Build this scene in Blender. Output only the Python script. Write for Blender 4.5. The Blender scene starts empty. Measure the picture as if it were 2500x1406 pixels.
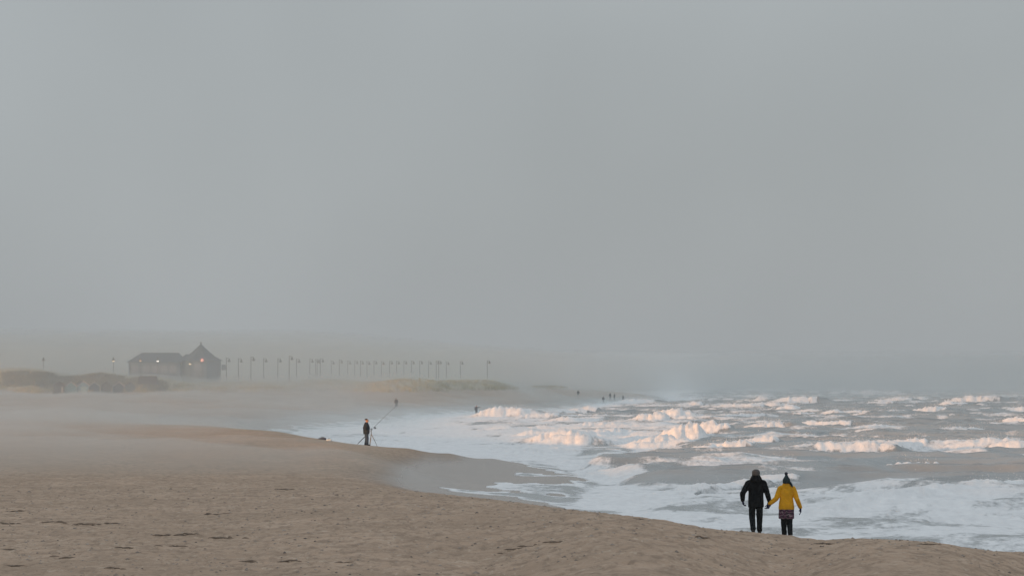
import bpy, bmesh, math, random
import numpy as np
from mathutils import Vector, Matrix

# ------------------------------------------------------------------ camera, sky, sun, exposure
S = bpy.context.scene
COL = S.collection
F = 6890.0            # focal length in photograph pixels (photograph is 2500 wide)
HOR = 925.0           # horizon row
ZC = 4.4              # camera height
cam = bpy.data.cameras.new("camera")
cam.sensor_width = 36.0
cam.lens = 36.0 * F / 2500.0
cam.shift_y = (HOR - 703.0) / 2500.0
cam.clip_start = 0.5
cam.clip_end = 20000
camo = bpy.data.objects.new("camera", cam)
COL.objects.link(camo)
camo.location = (0, 0, ZC)
camo.rotation_euler = (math.pi / 2, 0, 0)
S.camera = camo

SUN_EL = 2.7
SUN_TO = Vector((-0.65, -0.76, math.tan(math.radians(SUN_EL)))).normalized()   # towards the sun
sun = bpy.data.lights.new("sun", 'SUN')
sun.energy = 5.0
sun.color = (1.0, 0.45, 0.14)
sun.angle = math.radians(0.6)
suno = bpy.data.objects.new("sun", sun)
COL.objects.link(suno)
suno.rotation_euler = SUN_TO.to_track_quat('Z', 'Y').to_euler()
suno.location = (-80, -60, 40)

W = bpy.data.worlds.new("World")
S.world = W
W.use_nodes = True
nt = W.node_tree
nt.nodes.clear()
out = nt.nodes.new('ShaderNodeOutputWorld')
bg = nt.nodes.new('ShaderNodeBackground')
sky = nt.nodes.new('ShaderNodeTexSky')
sky.sky_type = 'NISHITA'
sky.sun_disc = False
sky.sun_elevation = math.radians(SUN_EL)
sky.sun_rotation = math.atan2(SUN_TO.x, SUN_TO.y)
tc = nt.nodes.new('ShaderNodeTexCoord')
sep = nt.nodes.new('ShaderNodeSeparateXYZ')
nt.links.new(tc.outputs['Generated'], sep.inputs[0])
# overcast sky: luminance grows with the sine of the elevation (1 + 2 sin) / 3
mx = nt.nodes.new('ShaderNodeMath'); mx.operation = 'MAXIMUM'; mx.inputs[1].default_value = 0.0
nt.links.new(sep.outputs['Z'], mx.inputs[0])
ma = nt.nodes.new('ShaderNodeMath'); ma.operation = 'MULTIPLY_ADD'
ma.inputs[1].default_value = 1.15; ma.inputs[2].default_value = 1.0
nt.links.new(mx.outputs[0], ma.inputs[0])
nz = nt.nodes.new('ShaderNodeTexNoise'); nz.noise_dimensions = '4D'; nz.inputs['W'].default_value = 10.6; nz.inputs['Scale'].default_value = 5.0
nz.inputs['Detail'].default_value = 3.0; nz.inputs['Roughness'].default_value = 0.45
nt.links.new(tc.outputs['Generated'], nz.inputs['Vector'])
mr = nt.nodes.new('ShaderNodeMapRange')
mr.inputs['From Min'].default_value = 0.3; mr.inputs['From Max'].default_value = 0.7
mr.inputs['To Min'].default_value = 0.91; mr.inputs['To Max'].default_value = 1.09
nt.links.new(nz.outputs['Fac'], mr.inputs['Value'])
mm = nt.nodes.new('ShaderNodeMath'); mm.operation = 'MULTIPLY'
nt.links.new(ma.outputs[0], mm.inputs[0]); nt.links.new(mr.outputs[0], mm.inputs[1])
cl = nt.nodes.new('ShaderNodeMix'); cl.data_type = 'RGBA'; cl.blend_type = 'MULTIPLY'
cl.inputs['Factor'].default_value = 1.0
cl.inputs['A'].default_value = (3.55, 3.84, 4.02, 1)
nt.links.new(mm.outputs[0], cl.inputs['B'])
mix = nt.nodes.new('ShaderNodeMix'); mix.data_type = 'RGBA'
mix.inputs['Factor'].default_value = 0.93
nt.links.new(sky.outputs[0], mix.inputs['A'])
nt.links.new(cl.outputs['Result'], mix.inputs['B'])
nt.links.new(mix.outputs['Result'], bg.inputs['Color'])
bg.inputs['Strength'].default_value = 0.1
nt.links.new(bg.outputs[0], out.inputs[0])

S.view_settings.view_transform = 'Standard'
S.view_settings.look = 'None'
S.view_settings.exposure = 0.0
S.view_settings.gamma = 1.0
S.view_settings.use_curve_mapping = False
S.render.engine = 'CYCLES'
S.cycles.use_denoising = True
S.cycles.max_bounces = 6
S.cycles.diffuse_bounces = 2
S.cycles.volume_bounces = 1

rng = np.random.default_rng(7)
random.seed(7)

# ------------------------------------------------------------------ helpers
def px(x, y, z):
    """photograph pixel + height -> place on the ground"""
    Y = F * (ZC - z) / (y - HOR)
    return ((x - 1250.0) / F * Y, Y, z)

def pxy(x, Y):
    return (x - 1250.0) / F * Y

def _h(ix, iy, seed):
    n = (ix.astype(np.int64) * 374761393 + iy.astype(np.int64) * 668265263 + seed * 974634777) & 0xFFFFFFFF
    n = ((n ^ (n >> 13)) * 1274126177) & 0xFFFFFFFF
    n = n ^ (n >> 16)
    a = (n & 0xFFFF) / 65536.0 * 2 * np.pi
    return np.cos(a), np.sin(a)

def noise(x, y, seed=0):
    x = np.asarray(x, float); y = np.asarray(y, float)
    ix = np.floor(x); iy = np.floor(y)
    fx = x - ix; fy = y - iy
    u = fx * fx * fx * (fx * (fx * 6 - 15) + 10)
    v = fy * fy * fy * (fy * (fy * 6 - 15) + 10)
    r = []
    for dx in (0, 1):
        for dy in (0, 1):
            gx, gy = _h(ix + dx, iy + dy, seed)
            r.append(gx * (fx - dx) + gy * (fy - dy))
    a = r[0] * (1 - u) + r[2] * u
    b = r[1] * (1 - u) + r[3] * u
    return (a * (1 - v) + b * v) * 1.5

def fbm(x, y, seed=0, o=4, g=0.5):
    s = 0; a = 1.0; t = 0
    for i in range(o):
        s = s + a * noise(x * 2 ** i, y * 2 ** i, seed + i * 17); t += a; a *= g
    return s / t

def sstep(a, b, x):
    t = np.clip((x - a) / (b - a), 0, 1)
    return t * t * (3 - 2 * t)

def grid_object(name, X, Y, Z, attrs):
    nr, nc = X.shape
    me = bpy.data.meshes.new(name)
    co = np.stack([X, Y, Z], -1).reshape(-1, 3).astype(np.float32)
    i = np.arange(nr * nc).reshape(nr, nc)
    q = np.stack([i[:-1, :-1], i[:-1, 1:], i[1:, 1:], i[1:, :-1]], -1).reshape(-1)
    me.vertices.add(len(co)); me.vertices.foreach_set('co', co.ravel())
    nq = len(q) // 4
    me.loops.add(len(q)); me.loops.foreach_set('vertex_index', q.astype(np.int32))
    me.polygons.add(nq)
    me.polygons.foreach_set('loop_start', np.arange(0, len(q), 4, dtype=np.int32))
    me.polygons.foreach_set('use_smooth', np.ones(nq, bool))
    me.update(calc_edges=True)
    for k, v in attrs.items():
        a = me.attributes.new(k, 'FLOAT', 'POINT')
        a.data.foreach_set('value', np.asarray(v, np.float32).ravel())
    o = bpy.data.objects.new(name, me)
    COL.objects.link(o)
    return o

def tag(o, label=None, cat=None, group=None, kind=None):
    if label: o['label'] = label
    if cat: o['category'] = cat
    if group: o['group'] = group
    if kind: o['kind'] = kind
    return o

def empty(name, loc, rz=0.0):
    o = bpy.data.objects.new(name, None)
    o.empty_display_size = 0.2
    o.location = loc; o.rotation_euler = (0, 0, rz)
    COL.objects.link(o)
    return o

def meshobj(name, verts, faces, mat, parent=None, smooth=False):
    me = bpy.data.meshes.new(name)
    me.from_pydata([tuple(v) for v in verts], [], faces)
    if smooth:
        me.polygons.foreach_set('use_smooth', [True] * len(me.polygons))
    me.update()
    o = bpy.data.objects.new(name, me)
    if mat: me.materials.append(mat)
    COL.objects.link(o)
    if parent: o.parent = parent
    return o

class MB:
    """collects shapes into one mesh"""
    def __init__(s): s.v = []; s.f = []
    def add(s, v, f):
        n = len(s.v); s.v += [tuple(p) for p in v]; s.f += [tuple(i + n for i in q) for q in f]; return s
    def box(s, x0, x1, y0, y1, z0, z1, M=None):
        v = [(x, y, z) for z in (z0, z1) for y in (y0, y1) for x in (x0, x1)]
        if M is not None: v = [M @ Vector(p) for p in v]
        return s.add(v, [(0, 2, 3, 1), (4, 5, 7, 6), (0, 1, 5, 4), (2, 6, 7, 3), (0, 4, 6, 2), (1, 3, 7, 5)])
    def loft(s, rings, n=14, cap=True):
        """rings: (centre, axis-u vec, axis-v vec)"""
        v = []; f = []
        for c, a, b in rings:
            c = Vector(c); a = Vector(a); b = Vector(b)
            for k in range(n):
                t = 2 * math.pi * k / n
                v.append(c + a * math.cos(t) + b * math.sin(t))
        for i in range(len(rings) - 1):
            for k in range(n):
                k2 = (k + 1) % n
                f.append((i * n + k, i * n + k2, (i + 1) * n + k2, (i + 1) * n + k))
        if cap:
            f.append(tuple(range(n))[::-1])
            f.append(tuple((len(rings) - 1) * n + k for k in range(n)))
        return s.add(v, f)
    def zloft(s, rs, n=18):
        """rs: (x, y, z, rx, ry)"""
        return s.loft([((x, y, z), (rx, 0, 0), (0, ry, 0)) for x, y, z, rx, ry in rs], n)
    def tube(s, pts, rad, n=8):
        pts = [Vector(p) for p in pts]
        if not hasattr(rad, '__len__'): rad = [rad] * len(pts)
        rings = []
        ref = Vector((0.13, 0.9, 0.31))
        for i, p in enumerate(pts):
            d = (pts[min(i + 1, len(pts) - 1)] - pts[max(i - 1, 0)]).normalized()
            a = d.cross(ref)
            if a.length < 1e-3: a = d.cross(Vector((1, 0, 0)))
            a.normalize(); b = d.cross(a)
            rings.append((p, a * rad[i], b * rad[i]))
        return s.loft(rings, n)
    def ball(s, c, r, n=10, m=7):
        if not hasattr(r, '__len__'): r = (r, r, r)
        v = [(c[0], c[1], c[2] - r[2])]; f = []
        for j in range(1, m):
            ph = -math.pi / 2 + math.pi * j / m
            for k in range(n):
                t = 2 * math.pi * k / n
                v.append((c[0] + r[0] * math.cos(ph) * math.cos(t), c[1] + r[1] * math.cos(ph) * math.sin(t), c[2] + r[2] * math.sin(ph)))
        v.append((c[0], c[1], c[2] + r[2]))
        for k in range(n):
            f.append((0, 1 + (k + 1) % n, 1 + k))
            f.append((len(v) - 1, 1 + (m - 2) * n + k, 1 + (m - 2) * n + (k + 1) % n))
        for j in range(m - 2):
            for k in range(n):
                a = 1 + j * n; k2 = (k + 1) % n
                f.append((a + k, a + k2, a + n + k2, a + n + k))
        return s.add(v, f)
    def limb(s, pts, rad, n=12):
        """tapered limb with round joints"""
        for i in range(len(pts) - 1):
            s.tube([pts[i], pts[i + 1]], [rad[i], rad[i + 1]], n)
        for p, r in zip(pts, rad): s.ball(p, r, n, 8)
        return s
    def build(s, name, mat, parent=None, smooth=False):
        return meshobj(name, s.v, s.f, mat, parent, smooth)
    def fused(s, name, mat, parent=None, voxel=0.01, iters=4, ripple=0.0):
        """the collected shapes melted into one continuous skin"""
        tmp = meshobj('tmp', s.v, s.f, None)
        m = tmp.modifiers.new('r', 'REMESH'); m.mode = 'VOXEL'; m.voxel_size = voxel
        m2 = tmp.modifiers.new('s', 'SMOOTH'); m2.iterations = iters; m2.factor = 0.5
        dg = bpy.context.evaluated_depsgraph_get()
        me = bpy.data.meshes.new_from_object(tmp.evaluated_get(dg))
        old = tmp.data
        bpy.data.objects.remove(tmp); bpy.data.meshes.remove(old)
        n = len(me.vertices)
        if ripple and n:
            co = np.empty(n * 3); me.vertices.foreach_get('co', co); co = co.reshape(-1, 3)
            no = np.empty(n * 3); me.vertices.foreach_get('normal', no); no = no.reshape(-1, 3)
            d = fbm(co[:, 0] * 5 + co[:, 1] * 4, co[:, 2] * 9 + co[:, 0] * 3, 5, 3)
            d = d + 0.8 * (1 - np.abs(noise(co[:, 0] * 7 - co[:, 1] * 5, co[:, 2] * 12 + co[:, 1] * 4, 9)) * 2)
            co = co + no * (d * ripple)[:, None]
            me.vertices.foreach_set('co', co.ravel())
        me.polygons.foreach_set('use_smooth', [True] * len(me.polygons))
        me.name = name; me.materials.clear()
        if mat: me.materials.append(mat)
        me.update()
        o = bpy.data.objects.new(name, me)
        COL.objects.link(o)
        if parent: o.parent = parent
        return o

def material(name, col, rough=0.8, var=0.25, scale=8.0, bump=0.0, bscale=40.0, metallic=0.0, spec=0.3):
    m = bpy.data.materials.new(name); m.use_nodes = True
    t = m.node_tree; b = t.nodes['Principled BSDF']
    b.inputs['Roughness'].default_value = rough
    b.inputs['Metallic'].default_value = metallic
    b.inputs['Specular IOR Level'].default_value = spec
    c = t.nodes.new('ShaderNodeTexCoord')
    n = t.nodes.new('ShaderNodeTexNoise'); n.inputs['Scale'].default_value = scale
    n.inputs['Detail'].default_value = 5
    t.links.new(c.outputs['Object'], n.inputs['Vector'])
    r = t.nodes.new('ShaderNodeValToRGB')
    r.color_ramp.elements[0].position = 0.3; r.color_ramp.elements[1].position = 0.7
    r.color_ramp.elements[0].color = tuple(x * (1 - var) for x in col) + (1,)
    r.color_ramp.elements[1].color = tuple(min(1, x * (1 + var)) for x in col) + (1,)
    t.links.new(n.outputs['Fac'], r.inputs[0]); t.links.new(r.outputs[0], b.inputs['Base Color'])
    if bump:
        n2 = t.nodes.new('ShaderNodeTexNoise'); n2.inputs['Scale'].default_value = bscale
        t.links.new(c.outputs['Object'], n2.inputs['Vector'])
        bp = t.nodes.new('ShaderNodeBump'); bp.inputs['Strength'].default_value = bump
        bp.inputs['Distance'].default_value = 0.02
        t.links.new(n2.outputs['Fac'], bp.inputs['Height']); t.links.new(bp.outputs[0], b.inputs['Normal'])
    return m

def glow(name, col, strength):
    m = bpy.data.materials.new(name); m.use_nodes = True
    b = m.node_tree.nodes['Principled BSDF']
    b.inputs['Base Color'].default_value = (0.8, 0.8, 0.8, 1)
    b.inputs['Emission Color'].default_value = col + (1,)
    b.inputs['Emission Strength'].default_value = strength
    return m

class NT:
    """small node helper"""
    def __init__(s, t): s.t = t
    def new(s, k, **kw):
        n = s.t.nodes.new(k)
        for a, v in kw.items(): setattr(n, a, v)
        return n
    def l(s, a, b): s.t.links.new(a, b)
    def attr(s, name): return s.new('ShaderNodeAttribute', attribute_name=name).outputs['Fac']
    def noise(s, scale, detail=4, vec=None, rough=0.55):
        n = s.new('ShaderNodeTexNoise'); n.inputs['Scale'].default_value = scale
        n.inputs['Detail'].default_value = detail; n.inputs['Roughness'].default_value = rough
        if vec is not None: s.l(vec, n.inputs['Vector'])
        return n.outputs['Fac']
    def rng(s, v, a, b, c=0.0, d=1.0, smooth=False):
        n = s.new('ShaderNodeMapRange')
        if smooth: n.interpolation_type = 'SMOOTHSTEP'
        for k, x in zip(('From Min', 'From Max', 'To Min', 'To Max'), (a, b, c, d)): n.inputs[k].default_value = x
        s.l(v, n.inputs['Value']); return n.outputs[0]
    def mix(s, f, a, b, blend='MIX'):
        n = s.new('ShaderNodeMix', data_type='RGBA', blend_type=blend)
        if isinstance(f, (int, float)): n.inputs['Factor'].default_value = f
        else: s.l(f, n.inputs['Factor'])
        for v, k in ((a, 'A'), (b, 'B')):
            if isinstance(v, tuple): n.inputs[k].default_value = v + (1,)
            else: s.l(v, n.inputs[k])
        return n.outputs['Result']
    def math(s, op, a, b):
        n = s.new('ShaderNodeMath', operation=op)
        for v, i in ((a, 0), (b, 1)):
            if isinstance(v, (int, float)): n.inputs[i].default_value = v
            else: s.l(v, n.inputs[i])
        return n.outputs[0]

# ------------------------------------------------------------------ terrain heights
Z0 = -1.5      # mean sea level under the beach berm
CP = []
def cp(x, y, z): p = px(x, y, z); CP.append((p[0] / p[1], math.log(p[1]), z))
def cpY(x, Y, z): CP.append(((x - 1250.0) / F, math.log(Y), z))
# near beach
for x, z in ((-300, .35), (0, .3), (600, .28), (1200, .25), (1900, .22), (2500, .15), (2800, .1)): cpY(x, 62, z)
for x in (-300, 900, 2500): cpY(x, 40, 0.7); cpY(x, 22, 1.6)
# brow of the near berm
brow = [(2800, 1370), (2500, 1346), (2300, 1332), (2100, 1319), (1920, 1307), (1845, 1301), (1650, 1283), (1500, 1263), (1350, 1240), (1200, 1218), (1050, 1203)]
for x, y in brow: cp(x, y, 0.1)
for x, y in [(900, 1188), (700, 1188), (400, 1191), (170, 1194), (-100, 1200)]: cp(x, y, 0.14)
# seaward face behind the brow
for x, y in brow[:8]:
    p = px(x, y, 0.1)
    cpY(x, p[1] * 1.10, -0.75); cpY(x, p[1] * 1.24, -1.72); cpY(x, p[1] * 1.6, -2.15); cpY(x, p[1] * 2.2, -3.0)
cpY(2800, 200, -3.4); cpY(2400, 300, -3.6); cpY(2000, 600, -4); cpY(2700, 900, -4); cpY(1720, 950, -3.6); cpY(1700, 1400, -4); cpY(1800, 1500, -4)
cp(1350, 1252, -0.95); cp(1220, 1225, -0.9); cp(1100, 1210, -0.75); cp(1000, 1195, -.55)
cp(1500, 1250, -1.45); cp(1350, 1220, -1.42); cp(1200, 1195, -1.32); cp(1100, 1178, -1.18); cp(1000, 1172, -.85)
cp(1500, 1195, -1.75)
# the cusp that reaches towards the sea
cp(1050, 1130, -.75); cp(1180, 1135, -1.0); cp(1300, 1150, -1.22); cp(1420, 1162, -1.4); cp(1500, 1140, -1.9)
cp(900, 1150, -.35); cp(850, 1165, -.2); cp(700, 1150, -.12); cp(400, 1150, -.05); cp(0, 1150, .05); cp(-200, 1150, .1)
cp(700, 1110, -.1); cp(400, 1100, -.05); cp(0, 1090, .1)
# the fisherman's brow
fb = [(1200, 1119, -.8), (1100, 1107, -.45), (1000, 1095, -.22), (900, 1087, -.12), (800, 1074, -.05), (700, 1057, 0), (550, 1043, .08), (400, 1036, .12), (200, 1032, .15), (0, 1030, .2), (-200, 1028, .25)]
for x, y, z in fb: cp(x, y, z)
for x, y, z in fb[:6]:
    p = px(x, y, z)
    cpY(x, p[1] * 1.09, z - .75); cpY(x, p[1] * 1.22, -1.75)
for x, y, z in fb[6:8]:
    p = px(x, y, z)
    cpY(x, p[1] * 1.2, -.6)
for x, y, z in fb[8:]:
    p = px(x, y, z)
    cpY(x, p[1] * 1.2, 0)
cpY(1000, 300, -1.9); cpY(1200, 330, -2.1); cpY(1400, 450, -2.4); cpY(1300, 240, -2.0)
# far shore
for x, y in [(700, 1047), (850, 1028), (1000, 1012), (1150, 1001), (1400, 990), (1520, 978), (1600, 966)]: cp(x, y, -1.25)
cp(1700, 985, -2.2); cp(1650, 958, -1.8); cp(1750, 950, -2.6)
for x, y in [(600, 1010), (850, 1000), (1000, 990), (1200, 982), (1400, 972), (1500, 968)]: cp(x, y, -.3)
for x, y in [(0, 985), (300, 985), (600, 982), (900, 977)]: cp(x, y, .5)
cp(1160, 972, .3); cp(1300, 962, .5); cp(1450, 962, .3); cp(1540, 965, -.2)
# dunes
for x in (-200, 0, 130, 260, 400): cpY(x, 545, 1.5); cpY(x, 568, 1.75)
for x, y, z in [(-200, 962, 1.6), (0, 964, 1.5), (200, 964, 1.5), (400, 964, 1.5), (600, 958, 1.7), (800, 955, 1.8), (1000, 952, 1.8), (1150, 950, 1.6), (1270, 950, 1.2)]: cp(x, y, z)
for x, Y, z in [(-200, 600, 4.6), (0, 600, 4.7), (100, 600, 5.0), (250, 600, 4.7), (390, 610, 3.6), (500, 625, 2.9), (600, 630, 3.1), (800, 640, 3.35), (1000, 650, 3.6), (1110, 665, 3.75), (1190, 690, 3.65)]: cpY(x, Y, z)
cpY(1255, 720, 2.2); cpY(1310, 730, 1.7); cpY(1400, 760, 1.3); cpY(1520, 800, .3); cpY(1600, 850, -1)
for Y in (720, 850): 
    for x in (-200, 200, 600, 900, 1150): cpY(x, Y, 3.0)
for x in (-200, 400, 1000): cpY(x, 1500, 3.0)
cpY(1450, 1100, -1); cpY(1400, 1600, -2); cpY(1600, 1300, -3)
CPA = np.array(CP)
SU, SV = 9.0, 1.0
def _k(r2): return np.where(r2 > 1e-12, 0.5 * r2 * np.log(r2 + 1e-12), 0)
PU = CPA[:, 0] * SU; PV = CPA[:, 1] * SV
n = len(CPA)
K = _k((PU[:, None] - PU) ** 2 + (PV[:, None] - PV) ** 2) + np.eye(n) * 2e-4
Pm = np.stack([np.ones(n), PU, PV], 1)
Am = np.block([[K, Pm], [Pm.T, np.zeros((3, 3))]])
WT = np.linalg.solve(Am, np.concatenate([CPA[:, 2], np.zeros(3)]))

def base_height(X, Y):
    X = np.asarray(X, float); Y = np.asarray(Y, float)
    Yc = np.clip(Y, 22, 1500)
    u = np.clip(X / np.maximum(Yc, 1e-3), -0.21, 0.235)
    U = (u * SU).ravel(); V = (np.log(Yc) * SV).ravel()
    r = np.empty(U.size)
    for i in range(0, U.size, 40000):
        a = U[i:i + 40000, None]; b = V[i:i + 40000, None]
        r[i:i + 40000] = _k((a - PU) ** 2 + (b - PV) ** 2) @ WT[:n] + WT[n] + WT[n + 1] * a[:, 0] + WT[n + 2] * b[:, 0]
    z = r.reshape(X.shape)
    # outside the picture: the shore falls to the sea on the right, an added shading ridge rises behind on the left
    z = z - np.clip(X - 0.235 * Yc - 14, 0, 60) * 0.12
    near = sstep(60, 0, Y)
    z = z * (1 - near) + near * np.where(X > 25, 2.0 - (X - 25) * 0.1, 2.0)
    z = np.clip(z, -4.5, 7)
    p = 0.65 * X + 0.76 * Y
    q = -0.76 * X + 0.65 * Y
    ridge = np.exp(-((p + 130) / 26.0) ** 2) * sstep(190, 130, q) * sstep(-420, -330, q)  # unseen ridge, added so its shadow covers the couple and near sand
    top = 12.1 + 0.9 * noise(q / 37.0, p / 90.0, 3) + 0.5 * noise(q / 13.0, p / 30.0, 4)
    z = z * (1 - ridge) + ridge * top
    return z

def terrain(X, Y, detail=True):
    z = base_height(X, Y)
    if not detail: return z
    X = np.asarray(X, float); Y = np.asarray(Y, float)
    dry = sstep(-0.9, -0.1, z)
    z = z + dry * 0.022 * fbm(X / 5.0, Y / 9.0, 11, 4)
    nearm = sstep(260, 120, Y)
    # trampled, wind-lumped sand
    lump = fbm(X / 0.8, Y / 1.5, 21, 3, .6)
    dent = np.abs(noise(X / 0.55, Y / 0.9, 31))
    z = z + dry * nearm * (0.042 * lump - 0.036 * np.clip(0.35 - dent, 0, 1) * 2)
    z = z + dry * nearm * 0.03 * np.clip(noise(X / 2.3, Y / 4.0, 41) - .1, 0, 1) * noise(X / .3, Y / .5, 43)
    z = z + dry * sstep(150, 90, Y) * .030 * fbm(X / .32, Y / 1.0, 45, 3, .6)
    dune = sstep(1.7, 2.6, z) * sstep(420, 520, Y)
    z = z + dune * (0.35 * fbm(X / 7.0, Y / 14.0, 51, 4))
    return z

def ground_z(x, y):
    return float(terrain(np.array([x]), np.array([y]))[0])

# ------------------------------------------------------------------ beach sheet
def gfan(Y): return np.sqrt(Y * Y + 40.0 ** 2)
side = 0.235 + np.cumsum(np.geomspace(0.004, 1.4, 34))
ucol = np.concatenate([-side[::-1], np.linspace(-0.235, 0.235, 650), side])
rows = np.concatenate([np.linspace(-330, 20, 50, endpoint=False), np.linspace(20, 55, 40, endpoint=False),
                       np.geomspace(55, 900, 740, endpoint=False), np.geomspace(900, 5000, 30)])
TY, TU = np.meshgrid(rows, ucol, indexing='ij')
TX = TU * gfan(TY)
TZ = terrain(TX, TY)
wet = sstep(Z0 + 1.42, Z0 + 0.7, TZ + 0.12 * fbm(TX / 6, TY / 14, 61, 3))
gr = sstep(1.9, 2.6, TZ) * sstep(420, 520, TY)
gr = np.maximum(gr, sstep(3.0, 4.5, TZ) * sstep(60, 20, TY))
beach = grid_object('beach', TX, TY, TZ, {'wet': wet, 'grass': gr})
beach['kind'] = 'structure'
m = bpy.data.materials.new('sand'); m.use_nodes = True
g = NT(m.node_tree); b = m.node_tree.nodes['Principled BSDF']
geo = g.new('ShaderNodeNewGeometry').outputs['Position']
mp = g.new('ShaderNodeMapping'); mp.inputs['Scale'].default_value = (1, .45, 1); g.l(geo, mp.inputs['Vector'])
v = mp.outputs[0]
c1 = g.mix(g.rng(g.noise(.55, 6, v, .6), .35, .65), (.385, .280, .210), (.52, .390, .298))
c2 = g.mix(g.rng(g.noise(4.5, 5, v, .65), .36, .66), c1, (.45, .315, .225))
c2 = g.mix(g.rng(g.noise(11, 4, v, .7), .62, .74, 0, .75), c2, (.12, .095, .075))
c2 = g.mix(g.rng(g.noise(17, 4, v, .7), .66, .76, 0, .7), c2, (.50, .44, .38))
c2 = g.mix(g.rng(g.noise(1.1, 7, geo, .72), .48, .62, 0, .9), c2, (.295, .212, .155))
c2 = g.mix(g.rng(g.noise(1.7, 7, geo, .75), .56, .70, 0, .6), c2, (.56, .455, .36))
c2 = g.mix(g.rng(g.noise(.16, 5, geo, .6), .42, .62, 0, .65), c2, (.35, .252, .182))
mp2 = g.new('ShaderNodeMapping'); mp2.inputs['Scale'].default_value = (1, .28, 1); g.l(geo, mp2.inputs['Vector'])
c2 = g.mix(g.rng(g.noise(3.6, 6, mp2.outputs[0], .75), .50, .62, 0, .85), c2, (.25, .18, .13))
c2 = g.mix(g.rng(g.noise(5.5, 6, mp2.outputs[0], .75), .56, .68, 0, .6), c2, (.58, .48, .385))
gc = g.mix(g.rng(g.noise(.9, 6, geo, .7), .35, .65), (.27, .24, .14), (.44, .35, .20))
c3 = g.mix(g.math('MULTIPLY', g.attr('grass'), g.rng(g.noise(.35, 5, geo, .6), .30, .5)), c2, gc)
wetc = g.mix(1.0, c3, (.56, .57, .60), 'MULTIPLY')
g.l(g.mix(g.attr('wet'), c3, wetc), b.inputs['Base Color'])
g.l(g.rng(g.attr('wet'), 0, 1, .95, .22), b.inputs['Roughness'])
b.inputs['Specular IOR Level'].default_value = .3
bp = g.new('ShaderNodeBump'); bp.inputs['Distance'].default_value = .05
g.l(g.rng(g.attr('wet'), 0, 1, .8, .1), bp.inputs['Strength'])
g.l(g.math('ADD', g.noise(7, 6, geo, .7), g.noise(2.0, 4, geo, .6)), bp.inputs['Height'])
g.l(bp.outputs[0], b.inputs['Normal'])
beach.data.materials.append(m)

# ------------------------------------------------------------------ sea
# breakers: near-left foot, far-right foot (photograph pixels on the sea plane), height px, foam, back length
BR = [
 (1190, 1028, 1275, 1016, 19, 1.0), (1275, 1032, 1420, 1018, 17, 1.0), (1370, 1031, 1535, 1017, 14, 1.0),
 (1150, 1058, 1400, 1044, 10, .75), (1440, 1052, 1515, 1041, 16, 1.0), (1585, 1046, 1690, 1028, 28, 1.0),
 (1672, 1038, 1730, 1029, 13, .9), (1325, 1088, 1405, 1074, 26, .85), (1545, 1069, 1605, 1058, 11, .9),
 (1575, 1096, 1765, 1070, 36, 1.0), (1780, 1078, 1880, 1066, 14, .5),
 (1540, 1004, 1625, 995, 8, .9), (1642, 1002, 1710, 993, 15, 1.0), (1700, 987, 1775, 980, 7, .9),
 (1775, 1006, 1845, 995, 14, 1.0), (1850, 1003, 1985, 985, 22, 1.0), (1960, 990, 2060, 980, 6, .3),
 (1690, 1118, 1890, 1098, 30, .85), (1885, 1128, 2250, 1100, 27, .85), (1700, 1156, 1930, 1138, 15, .7),
 (1925, 1164, 2210, 1136, 24, .15), (2188, 1176, 2275, 1136, 28, .95), (2280, 1160, 2400, 1140, 14, 0),
 (1973, 1056, 2055, 1041, 17, 1.0), (2060, 1052, 2130, 1044, 11, 0), (1952, 1082, 1990, 1073, 13, .95), (2010, 1082, 2110, 1072, 7, .3),
 (2132, 990, 2206, 978, 12, 1.0), (2203, 985, 2256, 974, 13, 1.0), (2314, 951, 2352, 944, 8, 1.0), (2352, 976, 2372, 971, 5, 1.0),
 (2420, 1057, 2520, 1036, 18, 1.0), (2058, 957, 2090, 951, 6, .9), (1880, 968, 1990, 960, 5, .8), (1790, 975, 1870, 968, 5, .8),
 (2000, 970, 2060, 963, 4, .6), (2160, 960, 2215, 953, 4, .3), (2420, 985, 2490, 977, 5, .2),
 (2240, 1130, 2520, 1100, 10, .8), (1960, 1262, 2560, 1206, 34, .8), (1600, 1215, 2000, 1180, 22, .75), (2060, 1300, 2360, 1270, 17, .5),
 (1330, 1178, 1640, 1140, 14, .6), (1400, 1130, 1680, 1108, 12, .6), (1500, 1238, 1900, 1205, 14, .7), (1200, 1090, 1330, 1078, 8, .6),
 (2250, 1075, 2420, 1060, 7, .1), (2150, 1035, 2300, 1020, 7, .15), (2330, 1020, 2480, 1005, 6, .1), (1830, 1040, 1950, 1026, 7, .25),
]
rb_ = random.Random(3)
for _ in range(74):        # smaller breaking lines further out and between
    y_ = 946 + 175 * rb_.random() ** 1.5
    x_ = rb_.uniform(1230 + max(0, 1010 - y_) * 7, 2480)
    w_ = rb_.uniform(40, 150) * (.5 + (y_ - 940) / 170.0)
    BR.append((x_, y_, x_ + w_, y_ - rb_.uniform(1, 5), rb_.uniform(3.5, 12.0) * (.55 + (y_ - 940) / 180.0), rb_.choice((.95, .9, .85, .75, .7))))
BR2 = []                   # every breaking line is a train of short crests stepping back along it
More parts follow.
